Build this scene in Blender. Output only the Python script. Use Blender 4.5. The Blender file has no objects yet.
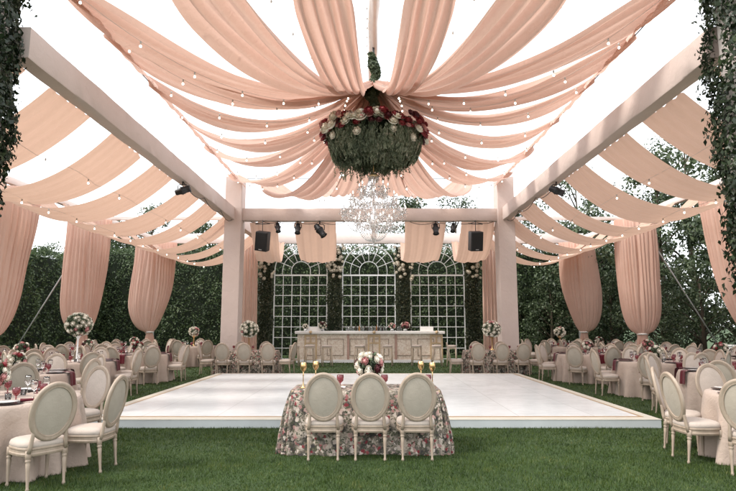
import bpy, bmesh, math, random
import numpy as np
from math import pi, sin, cos, radians, sqrt, atan2
from mathutils import Vector, Matrix

random.seed(7)
rng = np.random.default_rng(7)
scn = bpy.context.scene
COL = scn.collection

# ------------------------------------------------------------------ mesh helpers
class MB:
    """collects simple shapes and links them as one mesh object"""
    def __init__(self):
        self.v = []; self.f = []; self.mi = []
    def add(self, vs, fs, mi=0):
        o = len(self.v)
        self.v.extend([tuple(p) for p in vs])
        self.f.extend([tuple(i + o for i in f) for f in fs])
        self.mi.extend([mi] * len(fs))
        return self
    def box(self, x0, x1, y0, y1, z0, z1, mi=0, b=0.0):
        if b > 0:
            bm = bmesh.new(); bmesh.ops.create_cube(bm, size=1.0)
            for v in bm.verts:
                v.co = Vector(((x0+x1)/2 + v.co.x*(x1-x0), (y0+y1)/2 + v.co.y*(y1-y0), (z0+z1)/2 + v.co.z*(z1-z0)))
            bmesh.ops.bevel(bm, geom=list(bm.edges), offset=b, segments=2, affect='EDGES', profile=0.6)
            bm.verts.index_update()
            vs = [v.co[:] for v in bm.verts]; fs = [[v.index for v in f.verts] for f in bm.faces]
            bm.free()
            return self.add(vs, fs, mi)
        vs = [(x0,y0,z0),(x1,y0,z0),(x1,y1,z0),(x0,y1,z0),(x0,y0,z1),(x1,y0,z1),(x1,y1,z1),(x0,y1,z1)]
        return self.add(vs, [(0,3,2,1),(4,5,6,7),(0,1,5,4),(1,2,6,5),(2,3,7,6),(3,0,4,7)], mi)
    def tube(self, pts, rad, n=8, closed=False, mi=0, caps=True, flat=1.0):
        pts = [Vector(p) for p in pts]; N = len(pts)
        rs = rad if isinstance(rad, (list, tuple)) else [rad]*N
        vs = []; fs = []; up = None
        for i, p in enumerate(pts):
            a = pts[(i-1) % N] if (closed or i > 0) else p
            b = pts[(i+1) % N] if (closed or i < N-1) else p
            t = (b-a).normalized()
            if up is None:
                up = Vector((0,0,1)) if abs(t.z) < 0.9 else Vector((0,1,0))
            s = t.cross(up).normalized(); u2 = s.cross(t).normalized(); up = u2
            for k in range(n):
                an = 2*pi*k/n
                vs.append(p + s*(cos(an)*rs[i]) + u2*(sin(an)*rs[i]*flat))
        M = N if closed else N-1
        for i in range(M):
            j = (i+1) % N
            for k in range(n):
                k2 = (k+1) % n
                fs.append((i*n+k, i*n+k2, j*n+k2, j*n+k))
        if caps and not closed:
            fs.append(tuple(range(n-1,-1,-1))); fs.append(tuple((N-1)*n+k for k in range(n)))
        return self.add(vs, fs, mi)
    def lathe(self, prof, n=16, c=(0,0,0), mi=0):
        vs = []; fs = []
        for r, z in prof:
            for k in range(n):
                a = 2*pi*k/n
                vs.append((c[0]+r*cos(a), c[1]+r*sin(a), c[2]+z))
        for i in range(len(prof)-1):
            for k in range(n):
                k2 = (k+1) % n
                fs.append((i*n+k, i*n+k2, (i+1)*n+k2, (i+1)*n+k))
        if prof[0][0] > 1e-4: fs.append(tuple(range(n-1,-1,-1)))
        if prof[-1][0] > 1e-4: fs.append(tuple((len(prof)-1)*n+k for k in range(n)))
        return self.add(vs, fs, mi)
    def grid(self, fn, nu, nv, mi=0, wrap=False):
        vs = [fn(i/(nu if wrap else nu-1), j/(nv-1)) for i in range(nu) for j in range(nv)]
        fs = []
        for i in range(nu if wrap else nu-1):
            i2 = (i+1) % nu
            for j in range(nv-1):
                fs.append((i*nv+j, i2*nv+j, i2*nv+j+1, i*nv+j+1))
        return self.add(vs, fs, mi)
    def ball(self, c, r, sub=2, mi=0, sz=(1,1,1), jit=0):
        bm = bmesh.new(); bmesh.ops.create_icosphere(bm, subdivisions=sub, radius=1)
        vs = []
        for v in bm.verts:
            k = 1 + (random.uniform(-jit, jit) if jit else 0)
            vs.append((c[0]+v.co.x*r*sz[0]*k, c[1]+v.co.y*r*sz[1]*k, c[2]+v.co.z*r*sz[2]*k))
        bm.verts.index_update()
        fs = [[v.index for v in f.verts] for f in bm.faces]; bm.free()
        return self.add(vs, fs, mi)
    def mesh(self, name, mats, smooth=True):
        me = bpy.data.meshes.new(name); me.from_pydata(self.v, [], self.f)
        for m in (mats if isinstance(mats, (list, tuple)) else [mats]): me.materials.append(m)
        me.polygons.foreach_set('material_index', self.mi)
        if smooth:
            try: me.shade_auto = None
            except Exception: pass
            me.polygons.foreach_set('use_smooth', [True]*len(me.polygons))
        me.update(); return me
    def build(self, name, mats, parent=None, smooth=True, loc=None):
        return link(name, self.mesh(name, mats, smooth), parent, loc)

def link(name, me, parent=None, loc=None, rot=None):
    o = bpy.data.objects.new(name, me); COL.objects.link(o)
    if parent is not None: o.parent = parent
    if loc is not None: o.location = loc
    if rot is not None: o.rotation_euler = rot
    return o
def sharp(o, ang=40):
    me = o.data; me.update()
    try: me.set_sharp_from_angle(angle=radians(ang))
    except Exception: pass
    return o
def tag(o, label=None, cat=None, group=None, kind=None):
    if label: o['label'] = label
    if cat: o['category'] = cat
    if group: o['group'] = group
    if kind: o['kind'] = kind
    return o
def empty(name, loc, label, cat, group=None, rz=0.0):
    o = bpy.data.objects.new(name, None); COL.objects.link(o)
    o.location = loc; o.rotation_euler = (0,0,rz); o.empty_display_size = 0.1
    return tag(o, label, cat, group)
def dup(o, parent=None, loc=None, rz=None, label=None, group=None):
    c = o.copy(); COL.objects.link(c)
    if parent is not None: c.parent = parent
    if loc is not None: c.location = loc
    if rz is not None: c.rotation_euler = (0,0,rz)
    if label: c['label'] = label
    if group: c['group'] = group
    for ch in KIDS.get(o, ()):
        KIDS.setdefault(c, []).append(dup(ch, c))
    return c
KIDS = {}
def reg(root):
    """remember the children of a thing so it can be copied"""
    for o in bpy.data.objects:
        if o.parent is not None:
            p = o.parent; r = p
            while r.parent is not None: r = r.parent
            if r == root and o not in KIDS.get(p, []): KIDS.setdefault(p, []).append(o)
    return root
def np_mesh(name, V, F, mat, smooth=False):
    """V (n,3), F (m,k) arrays"""
    me = bpy.data.meshes.new(name)
    m, k = F.shape
    me.vertices.add(len(V)); me.vertices.foreach_set('co', V.astype(np.float32).ravel())
    me.loops.add(m*k); me.loops.foreach_set('vertex_index', F.astype(np.int32).ravel())
    me.polygons.add(m)
    me.polygons.foreach_set('loop_start', (np.arange(m)*k).astype(np.int32))
    me.polygons.foreach_set('loop_total', np.full(m, k, dtype=np.int32))
    me.materials.append(mat)
    if smooth: me.polygons.foreach_set('use_smooth', np.ones(m, dtype=bool))
    me.update(); me.validate()
    return me
def leaf_cloud(P, N, size, aspect=0.5, jitter=0.7, droop=0.0):
    """leaf-shaped quads (folded at the midrib as two triangles' rhombus) at points P facing roughly N"""
    n = len(P)
    N = N + rng.normal(0, jitter, (n,3)); N /= np.linalg.norm(N, axis=1, keepdims=True) + 1e-9
    T = rng.normal(0, 1, (n,3)); T[:,2] -= droop
    T -= (T*N).sum(1, keepdims=True)*N; T /= np.linalg.norm(T, axis=1, keepdims=True) + 1e-9
    B = np.cross(N, T)
    s = size*rng.uniform(0.6, 1.35, (n,1))
    a = P - T*s*0.5; c = P + T*s*0.5
    b = P + B*s*aspect*0.5 - T*s*0.08 + N*s*0.12; d = P - B*s*aspect*0.5 - T*s*0.08 + N*s*0.12
    V = np.stack([a,b,c,d], 1).reshape(-1,3)
    F = np.arange(4*n).reshape(n,4)
    return V, F
def merge(parts):
    Vs=[]; Fs=[]; o=0
    for V,F in parts:
        Vs.append(V); Fs.append(F+o); o += len(V)
    return np.concatenate(Vs), np.concatenate(Fs)

# ------------------------------------------------------------------ materials
def nmat(name):
    m = bpy.data.materials.new(name); m.use_nodes = True
    nt = m.node_tree; nt.nodes.clear()
    out = nt.nodes.new('ShaderNodeOutputMaterial')
    return m, nt, out
def N(nt, t, **kw):
    n = nt.nodes.new(t)
    for k, v in kw.items():
        if k in n.inputs: n.inputs[k].default_value = v
        else: setattr(n, k, v)
    return n
def ramp(nt, fac, stops):
    r = nt.nodes.new('ShaderNodeValToRGB'); e = r.color_ramp.elements
    while len(e) < len(stops): e.new(0.5)
    for el, (p, c) in zip(e, stops): el.position = p; el.color = (*c, 1)
    nt.links.new(fac, r.inputs['Fac']); return r.outputs['Color']
def simple(name, c1, c2=None, scale=8, rough=0.6, bump=0.0, bscale=None, metal=0.0, detail=4, stretch=None, spec=None):
    m, nt, out = nmat(name); L = nt.links.new
    p = N(nt, 'ShaderNodeBsdfPrincipled', Roughness=rough, Metallic=metal)
    if spec is not None: p.inputs['Specular IOR Level'].default_value = spec
    tc = N(nt, 'ShaderNodeTexCoord'); vec = tc.outputs['Object']
    if stretch:
        mp = N(nt, 'ShaderNodeMapping'); mp.inputs['Scale'].default_value = stretch; L(vec, mp.inputs['Vector']); vec = mp.outputs['Vector']
    if c2 is None: c2 = tuple(x*0.85 for x in c1)
    nz = N(nt, 'ShaderNodeTexNoise', Scale=scale, Detail=detail, Roughness=0.6); L(vec, nz.inputs['Vector'])
    L(ramp(nt, nz.outputs['Fac'], [(0.3, c2), (0.7, c1)]), p.inputs['Base Color'])
    if bump > 0:
        n2 = N(nt, 'ShaderNodeTexNoise', Scale=bscale or scale*4, Detail=3); L(vec, n2.inputs['Vector'])
        b = N(nt, 'ShaderNodeBump', Strength=bump, Distance=0.01); L(n2.outputs['Fac'], b.inputs['Height']); L(b.outputs['Normal'], p.inputs['Normal'])
    L(p.outputs['BSDF'], out.inputs['Surface']); return m
def cloth(name, c1, c2, trans=0.35, scale=3, weave=220, bump=0.15, tcol=None):
    m, nt, out = nmat(name); L = nt.links.new
    tc = N(nt, 'ShaderNodeTexCoord')
    nz = N(nt, 'ShaderNodeTexNoise', Scale=scale, Detail=5, Roughness=0.6); L(tc.outputs['Object'], nz.inputs['Vector'])
    col = ramp(nt, nz.outputs['Fac'], [(0.3, c2), (0.7, c1)])
    w = N(nt, 'ShaderNodeTexNoise', Scale=weave, Detail=2); L(tc.outputs['Object'], w.inputs['Vector'])
    wr = N(nt, 'ShaderNodeTexNoise', Scale=scale*4, Detail=4, Distortion=0.8); L(tc.outputs['Object'], wr.inputs['Vector'])
    ad = N(nt, 'ShaderNodeMath', operation='MULTIPLY_ADD'); L(w.outputs['Fac'], ad.inputs[0]); ad.inputs[1].default_value = 0.12; L(wr.outputs['Fac'], ad.inputs[2])
    b = N(nt, 'ShaderNodeBump', Strength=bump, Distance=0.05); L(ad.outputs[0], b.inputs['Height'])
    p = N(nt, 'ShaderNodeBsdfPrincipled', Roughness=0.85); p.inputs['Specular IOR Level'].default_value = 0.2
    p.inputs['Sheen Weight'].default_value = 0.15
    L(col, p.inputs['Base Color']); L(b.outputs['Normal'], p.inputs['Normal'])
    if trans > 0:
        t = N(nt, 'ShaderNodeBsdfTranslucent'); L(b.outputs['Normal'], t.inputs['Normal'])
        if tcol: t.inputs['Color'].default_value = (*tcol, 1)
        else: L(col, t.inputs['Color'])
        mx = N(nt, 'ShaderNodeMixShader'); mx.inputs[0].default_value = trans
        L(p.outputs['BSDF'], mx.inputs[1]); L(t.outputs['BSDF'], mx.inputs[2]); L(mx.outputs[0], out.inputs['Surface'])
    else: L(p.outputs['BSDF'], out.inputs['Surface'])
    return m
def foliage(name, stops, trans=0.25, rough=0.5, ns=0.9):
    m, nt, out = nmat(name); L = nt.links.new
    g = N(nt, 'ShaderNodeNewGeometry')
    tc = N(nt, 'ShaderNodeTexCoord'); nz = N(nt, 'ShaderNodeTexNoise', Scale=ns, Detail=6 if ns > 1 else 3, Roughness=0.65); L(tc.outputs['Object'], nz.inputs['Vector'])
    ad = N(nt, 'ShaderNodeMath', operation='MULTIPLY_ADD'); L(g.outputs['Random Per Island'], ad.inputs[0]); ad.inputs[1].default_value = 0.62
    sb = N(nt, 'ShaderNodeMath', operation='MULTIPLY_ADD'); L(nz.outputs['Fac'], sb.inputs[0]); sb.inputs[1].default_value = 1.3; sb.inputs[2].default_value = -0.46
    L(sb.outputs[0], ad.inputs[2])
    col = ramp(nt, ad.outputs[0], stops)
    p = N(nt, 'ShaderNodeBsdfPrincipled', Roughness=rough); L(col, p.inputs['Base Color'])
    t = N(nt, 'ShaderNodeBsdfTranslucent'); L(col, t.inputs['Color'])
    mx = N(nt, 'ShaderNodeMixShader'); mx.inputs[0].default_value = trans
    L(p.outputs['BSDF'], mx.inputs[1]); L(t.outputs['BSDF'], mx.inputs[2]); L(mx.outputs[0], out.inputs['Surface'])
    return m

M = {}
M['drape'] = cloth('peach_drape_fabric', (0.63,0.42,0.342), (0.57,0.37,0.298), 0.36, 2.0, 160, 0.35, (0.70,0.46,0.365))
M['swag'] = cloth('peach_swag_fabric', (0.65,0.435,0.335), (0.59,0.39,0.295), 0.32, 1.5, 160, 0.3, (0.68,0.445,0.335))
M['curtain'] = cloth('blush_curtain_fabric', (0.78,0.555,0.46), (0.72,0.50,0.41), 0.40, 2.0, 160, 0.2, (0.80,0.555,0.45))
M['wrap'] = cloth('blush_wrapped_fabric', (0.60,0.485,0.44), (0.55,0.445,0.40), 0.0, 1.3, 120, 0.25)
M['wrap_light'] = cloth('pale_wrapped_fabric', (0.72,0.64,0.60), (0.66,0.58,0.54), 0.0, 1.3, 120, 0.2)
M['linen'] = cloth('blush_table_linen', (0.46,0.365,0.305), (0.41,0.32,0.265), 0.0, 5, 260, 0.25)
M['linen_white'] = cloth('white_linen', (0.78,0.75,0.71), (0.72,0.69,0.66), 0.0, 5, 260, 0.2)
M['burgundy'] = cloth('burgundy_napkin', (0.105,0.006,0.013), (0.07,0.004,0.009), 0.0, 20, 300, 0.3)
M['wood'] = simple('limed_chair_wood', (0.40,0.315,0.245), (0.30,0.23,0.17), 14, 0.55, 0.25, 60, stretch=(1,1,0.25))
M['pale_wood'] = simple('pale_stool_wood', (0.52,0.42,0.32), (0.44,0.35,0.26), 14, 0.55, 0.2, 60, stretch=(1,1,0.25))
M['upholstery'] = cloth('cream_upholstery', (0.48,0.405,0.35), (0.42,0.355,0.305), 0.0, 8, 350, 0.15)
M['backcloth'] = cloth('grey_cream_back_fabric', (0.42,0.365,0.30), (0.37,0.32,0.26), 0.0, 7, 350, 0.12)
M['gold'] = simple('brass', (0.72,0.50,0.26), (0.60,0.40,0.18), 20, 0.28, 0.05, metal=1.0)
M['gilt'] = simple('gilt_wood', (0.60,0.44,0.27), (0.50,0.35,0.20), 12, 0.5, 0.2, metal=0.0)
M['goldline'] = simple('gold_inlay', (0.40,0.27,0.15), (0.33,0.21,0.11), 12, 0.4)
M['black'] = simple('black_metal', (0.018,0.018,0.02), (0.01,0.01,0.012), 20, 0.45, 0.05)
M['grille'] = simple('speaker_grille', (0.012,0.012,0.013), (0.006,0.006,0.006), 180, 0.7, 0.4, 300)
M['lens'] = simple('lamp_lens', (0.10,0.10,0.11), (0.07,0.07,0.08), 30, 0.08)
M['white_paint'] = simple('white_paint', (0.86,0.86,0.85), (0.80,0.80,0.79), 6, 0.4, 0.03)
M['bark'] = simple('bark', (0.10,0.075,0.05), (0.05,0.037,0.025), 12, 0.9, 0.6, stretch=(1,1,0.2))
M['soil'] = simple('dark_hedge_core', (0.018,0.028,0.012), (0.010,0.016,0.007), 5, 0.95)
M['china'] = simple('white_china', (0.78,0.76,0.73), (0.74,0.72,0.69), 4, 0.15)
M['charger'] = simple('dark_charger', (0.07,0.045,0.042), (0.035,0.015,0.016), 30, 0.3)
M['strap'] = simple('white_webbing_strap', (0.62,0.62,0.62), (0.52,0.52,0.52), 40, 0.7)
M['light_wire'] = simple('pale_light_cable', (0.42,0.38,0.34), (0.34,0.30,0.27), 30, 0.6)
M['wire'] = simple('cable', (0.05,0.045,0.04), (0.03,0.03,0.03), 30, 0.6)
M['rose_white'] = simple('white_rose_petal', (0.82,0.77,0.67), (0.74,0.67,0.55), 25, 0.6)
M['rose_red'] = simple('red_rose_petal', (0.30,0.028,0.035), (0.18,0.012,0.018), 25, 0.6)
M['rose_dark'] = simple('burgundy_rose_petal', (0.10,0.010,0.018), (0.055,0.006,0.01), 25, 0.6)
M['rose_pink'] = simple('pink_rose_petal', (0.62,0.30,0.28), (0.50,0.20,0.20), 25, 0.6)
G_IVY = [(0.05,(0.008,0.016,0.007)), (0.45,(0.018,0.032,0.012)), (0.8,(0.035,0.055,0.02)), (1.0,(0.06,0.085,0.035))]
G_HEDGE = [(0.0,(0.016,0.030,0.011)), (0.35,(0.046,0.078,0.028)), (0.7,(0.095,0.138,0.052)), (1.0,(0.17,0.21,0.095))]
G_TREE = [(0.0,(0.013,0.025,0.011)), (0.35,(0.044,0.070,0.030)), (0.7,(0.095,0.130,0.062)), (1.0,(0.21,0.25,0.14))]
G_FLOR = [(0.05,(0.035,0.055,0.026)), (0.5,(0.10,0.135,0.07)), (0.85,(0.17,0.21,0.12)), (1.0,(0.26,0.30,0.20))]
M['ivy'] = foliage('ivy_leaf', G_IVY, 0.15, 0.45)
M['hedge'] = foliage('hedge_leaf', G_HEDGE, 0.25)
M['tree'] = foliage('tree_leaf', G_TREE, 0.25)
M['floral_green'] = foliage('florist_greenery', G_FLOR, 0.35)
M['drum_green'] = foliage('hanging_greenery', [(0.0,(0.045,0.058,0.038)), (0.35,(0.13,0.165,0.10)), (0.6,(0.25,0.285,0.19)), (0.85,(0.38,0.40,0.29)), (1.0,(0.46,0.40,0.31))], 0.4)
M['creeper'] = foliage('creeper_leaf', [(0.05,(0.014,0.016,0.007)), (0.5,(0.035,0.048,0.018)), (0.8,(0.06,0.06,0.025)), (1.0,(0.12,0.09,0.045))], 0.2)

def glass(name, col, rough=0.03, trans=1.0, ior=1.45):
    m, nt, out = nmat(name)
    p = N(nt, 'ShaderNodeBsdfPrincipled', Roughness=rough, IOR=ior)
    p.inputs['Base Color'].default_value = (*col, 1); p.inputs['Transmission Weight'].default_value = trans
    nt.links.new(p.outputs['BSDF'], out.inputs['Surface']); return m
M['crystal'] = glass('crystal', (0.97,0.95,0.94), 0.0, 0.85, 1.55)
M['glass'] = glass('clear_glass', (0.95,0.96,0.96), 0.0, 1.0)
M['redglass'] = glass('rose_tinted_glass', (0.50,0.16,0.18), 0.05, 0.8)
def emit(name, c, s):
    m, nt, out = nmat(name)
    e = N(nt, 'ShaderNodeEmission', Strength=s); e.inputs['Color'].default_value = (*c, 1)
    nt.links.new(e.outputs[0], out.inputs['Surface']); return m
M['bulb'] = emit('lit_bulb', (1.0,0.90,0.76), 3.0)
M['candle_lamp'] = emit('lit_candle_lamp', (1.0,0.92,0.8), 2.2)

def mat_floor():
    m, nt, out = nmat('white_dance_floor'); L = nt.links.new
    tc = N(nt, 'ShaderNodeTexCoord')
    nz = N(nt, 'ShaderNodeTexNoise', Scale=0.9, Detail=6, Roughness=0.6); L(tc.outputs['Object'], nz.inputs['Vector'])
    c = ramp(nt, nz.outputs['Fac'], [(0.3,(0.81,0.835,0.84)), (0.7,(0.87,0.885,0.89))])
    br = N(nt, 'ShaderNodeTexBrick', offset=0.0, squash=1.0); L(tc.outputs['Object'], br.inputs['Vector'])
    br.inputs['Scale'].default_value = 1.0; br.inputs['Brick Width'].default_value = 1.22; br.inputs['Row Height'].default_value = 1.22
    br.inputs['Mortar Size'].default_value = 0.006; br.inputs['Mortar Smooth'].default_value = 0.2
    br.inputs['Color1'].default_value = (1,1,1,1); br.inputs['Color2'].default_value = (0.955,0.955,0.955,1); br.inputs['Mortar'].default_value = (0.70,0.70,0.69,1)
    mx = N(nt, 'ShaderNodeMix', data_type='RGBA', blend_type='MULTIPLY'); mx.inputs[0].default_value = 1.0
    L(c, mx.inputs[6]); L(br.outputs['Color'], mx.inputs[7])
    p = N(nt, 'ShaderNodeBsdfPrincipled', Roughness=0.18); L(mx.outputs[2], p.inputs['Base Color'])
    sm = N(nt, 'ShaderNodeTexNoise', Scale=3.5, Detail=8, Roughness=0.7); L(tc.outputs['Object'], sm.inputs['Vector'])
    mr = N(nt, 'ShaderNodeMapRange'); L(sm.outputs['Fac'], mr.inputs[0]); mr.inputs[3].default_value = 0.10; mr.inputs[4].default_value = 0.34
    L(mr.outputs[0], p.inputs['Roughness'])
    L(p.outputs['BSDF'], out.inputs['Surface']); return m
M['floor'] = mat_floor()
M['floor_edge'] = simple('dance_floor_edging', (0.66,0.62,0.53), (0.60,0.56,0.47), 3, 0.35)
M['floor_skirt'] = simple('dance_floor_skirt', (0.56,0.585,0.58), (0.50,0.525,0.52), 3, 0.3)

def mat_ground():
    m, nt, out = nmat('lawn_ground'); L = nt.links.new
    tc = N(nt, 'ShaderNodeTexCoord')
    n1 = N(nt, 'ShaderNodeTexNoise', Scale=0.6, Detail=6, Roughness=0.7); L(tc.outputs['Object'], n1.inputs['Vector'])
    n2 = N(nt, 'ShaderNodeTexNoise', Scale=45, Detail=4, Roughness=0.7); L(tc.outputs['Object'], n2.inputs['Vector'])
    ad = N(nt, 'ShaderNodeMath', operation='MULTIPLY_ADD'); L(n2.outputs['Fac'], ad.inputs[0]); ad.inputs[1].default_value = 0.6
    sb = N(nt, 'ShaderNodeMath', operation='MULTIPLY'); L(n1.outputs['Fac'], sb.inputs[0]); sb.inputs[1].default_value = 0.4; L(sb.outputs[0], ad.inputs[2])
    c = ramp(nt, ad.outputs[0], [(0.3,(0.011,0.024,0.005)), (0.5,(0.026,0.056,0.009)), (0.72,(0.048,0.090,0.015))])
    p = N(nt, 'ShaderNodeBsdfPrincipled', Roughness=0.9); L(c, p.inputs['Base Color'])
    b = N(nt, 'ShaderNodeBump', Strength=0.6, Distance=0.02); L(n2.outputs['Fac'], b.inputs['Height']); L(b.outputs['Normal'], p.inputs['Normal'])
    L(p.outputs['BSDF'], out.inputs['Surface']); return m
M['ground'] = mat_ground()
M['grass'] = foliage('grass_blade', [(0.0,(0.010,0.023,0.004)), (0.3,(0.028,0.055,0.008)), (0.62,(0.058,0.098,0.014)), (0.86,(0.105,0.142,0.028)), (1.0,(0.22,0.20,0.07))], 0.3, 0.5, 2.6)

def mat_floral():
    m, nt, out = nmat('floral_print_cloth'); L = nt.links.new
    tc = N(nt, 'ShaderNodeTexCoord')
    dn = N(nt, 'ShaderNodeTexNoise', Scale=24, Detail=4); L(tc.outputs['Object'], dn.inputs['Vector'])
    ms = N(nt, 'ShaderNodeVectorMath', operation='SCALE'); L(dn.outputs['Color'], ms.inputs[0]); ms.inputs['Scale'].default_value = 0.085
    va = N(nt, 'ShaderNodeVectorMath', operation='ADD'); L(tc.outputs['Object'], va.inputs[0]); L(ms.outputs[0], va.inputs[1])
    vec = va.outputs[0]
    bg = N(nt, 'ShaderNodeTexNoise', Scale=9, Detail=4); L(vec, bg.inputs['Vector'])
    base = ramp(nt, bg.outputs['Fac'], [(0.40,(0.04,0.035,0.03)), (0.5,(0.18,0.15,0.12)), (0.64,(0.44,0.37,0.30))])
    def layer(base, scale, thr, stops, soft=0.06, stretch=None):
        v = vec
        if stretch:
            mp = N(nt, 'ShaderNodeMapping'); mp.inputs['Scale'].default_value = stretch; mp.inputs['Rotation'].default_value = (0.4,0.7,0.5); L(v, mp.inputs['Vector']); v = mp.outputs['Vector']
        vo = N(nt, 'ShaderNodeTexVoronoi', Scale=scale); L(v, vo.inputs['Vector'])
        sep = N(nt, 'ShaderNodeSeparateColor'); L(vo.outputs['Color'], sep.inputs[0])
        col = ramp(nt, sep.outputs[0], stops)
        # petal shading: printed darker towards the heart of each flower
        pt = ramp(nt, vo.outputs['Distance'], [(0.0,(0.45,0.40,0.40)), (0.18,(0.95,0.95,0.95)), (0.26,(0.7,0.68,0.68)), (0.34,(1,1,1)), (0.5,(0.85,0.85,0.85))])
        mm = N(nt, 'ShaderNodeMix', data_type='RGBA', blend_type='MULTIPLY'); mm.inputs[0].default_value = 1; L(col, mm.inputs[6]); L(pt, mm.inputs[7])
        mr = N(nt, 'ShaderNodeMapRange'); L(vo.outputs['Distance'], mr.inputs[0]); mr.inputs[1].default_value = thr-soft; mr.inputs[2].default_value = thr; mr.inputs[3].default_value = 1; mr.inputs[4].default_value = 0
        gt = N(nt, 'ShaderNodeMath', operation='GREATER_THAN'); L(sep.outputs[1], gt.inputs[0]); gt.inputs[1].default_value = 0.22
        mu = N(nt, 'ShaderNodeMath', operation='MULTIPLY'); L(mr.outputs[0], mu.inputs[0]); L(gt.outputs[0], mu.inputs[1])
        mx = N(nt, 'ShaderNodeMix', data_type='RGBA'); L(mu.outputs[0], mx.inputs[0]); L(base, mx.inputs[6]); L(mm.outputs[2], mx.inputs[7])
        return mx.outputs[2]
    c = layer(base, 30, 0.50, [(0.0,(0.035,0.045,0.022)), (0.4,(0.10,0.105,0.055)), (0.7,(0.05,0.045,0.035)), (1.0,(0.24,0.20,0.13))], 0.05, (1,0.45,1.6))
    c = layer(c, 19, 0.46, [(0.0,(0.20,0.02,0.03)), (0.13,(0.25,0.035,0.042)), (0.24,(0.38,0.20,0.18)), (0.42,(0.48,0.40,0.34)), (0.75,(0.62,0.54,0.46)), (1.0,(0.42,0.24,0.21))])
    p = N(nt, 'ShaderNodeBsdfPrincipled', Roughness=0.8); L(c, p.inputs['Base Color'])
    L(p.outputs['BSDF'], out.inputs['Surface']); return m
M['floral'] = mat_floral()

def mat_mosaic():
    m, nt, out = nmat('bar_carved_panel'); L = nt.links.new
    tc = N(nt, 'ShaderNodeTexCoord')
    vo = N(nt, 'ShaderNodeTexVoronoi', Scale=9); L(tc.outputs['Object'], vo.inputs['Vector'])
    wv = N(nt, 'ShaderNodeTexNoise', Scale=7, Detail=5, Distortion=2.5); L(tc.outputs['Object'], wv.inputs['Vector'])
    c = ramp(nt, wv.outputs['Fac'], [(0.3,(0.56,0.43,0.33)), (0.5,(0.74,0.62,0.51)), (0.62,(0.80,0.72,0.62))])
    p = N(nt, 'ShaderNodeBsdfPrincipled', Roughness=0.6); L(c, p.inputs['Base Color'])
    b = N(nt, 'ShaderNodeBump', Strength=0.35, Distance=0.03); L(vo.outputs['Distance'], b.inputs['Height']); L(b.outputs['Normal'], p.inputs['Normal'])
    L(p.outputs['BSDF'], out.inputs['Surface']); return m
M['mosaic'] = mat_mosaic()

# ------------------------------------------------------------------ world, sun, camera
SUN_DIR = Vector((-0.62, -0.20, 0.76)).normalized()      # towards the sun
elev = math.asin(SUN_DIR.z); azim = atan2(SUN_DIR.x, SUN_DIR.y)
w = bpy.data.worlds.new('World'); scn.world = w; w.use_nodes = True
nt = w.node_tree; nt.nodes.clear(); L = nt.links.new
sky = nt.nodes.new('ShaderNodeTexSky'); sky.sky_type = 'NISHITA'; sky.sun_disc = False
sky.sun_elevation = elev; sky.sun_rotation = azim; sky.dust_density = 3.0; sky.air_density = 1.0
tc = nt.nodes.new('ShaderNodeTexCoord')
cn = N(nt, 'ShaderNodeTexNoise', Scale=2.2, Detail=6, Roughness=0.55); L(tc.outputs['Generated'], cn.inputs['Vector'])
cf = N(nt, 'ShaderNodeMapRange'); L(cn.outputs['Fac'], cf.inputs[0]); cf.inputs[1].default_value = 0.3; cf.inputs[2].default_value = 0.7; cf.inputs[3].default_value = 0.84; cf.inputs[4].default_value = 0.97
mix = N(nt, 'ShaderNodeMix', data_type='RGBA'); L(cf.outputs[0], mix.inputs[0]); L(sky.outputs[0], mix.inputs[6]); mix.inputs[7].default_value = (8.3, 8.5, 8.75, 1)
bg = N(nt, 'ShaderNodeBackground', Strength=0.12); L(mix.outputs[2], bg.inputs['Color'])
wo = nt.nodes.new('ShaderNodeOutputWorld'); L(bg.outputs[0], wo.inputs['Surface'])
sd = bpy.data.lights.new('sun', 'SUN'); sd.energy = 1.4; sd.angle = radians(14); sd.color = (1.0, 0.95, 0.87)
so = bpy.data.objects.new('sun', sd); COL.objects.link(so)
so.rotation_euler = SUN_DIR.to_track_quat('Z', 'Y').to_euler(); so.location = (-20, 5, 25)

cam = bpy.data.cameras.new('camera'); cam.sensor_width = 36; cam.lens = 28; cam.clip_end = 2000
co = bpy.data.objects.new('camera', cam); COL.objects.link(co)
PITCH = math.atan(79.5/572.4)
co.location = (0, 0, 1.6); co.rotation_euler = (pi/2 + PITCH, 0, 0); scn.camera = co
scn.view_settings.view_transform = 'Standard'; scn.view_settings.look = 'None'
scn.view_settings.gamma = 1; scn.view_settings.exposure = 1.22; scn.view_settings.use_curve_mapping = False
try:
    scn.cycles.max_bounces = 8; scn.cycles.diffuse_bounces = 4; scn.cycles.transparent_max_bounces = 8
    scn.cycles.use_denoising = True
    scn.cycles.sample_clamp_indirect = 6
except Exception: pass

# ------------------------------------------------------------------ ground, grass, dance floor
FX0, FX1, FY0, FY1, FZ = -4.62, 4.60, 9.27, 17.9, 0.14
g = MB().grid(lambda u, v: ((u-0.5)*600, (v-0.3)*600, 0.0), 3, 3).build('lawn', M['ground'])
tag(g, 'green lawn under the whole wedding setting', 'lawn', kind='structure')

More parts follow.
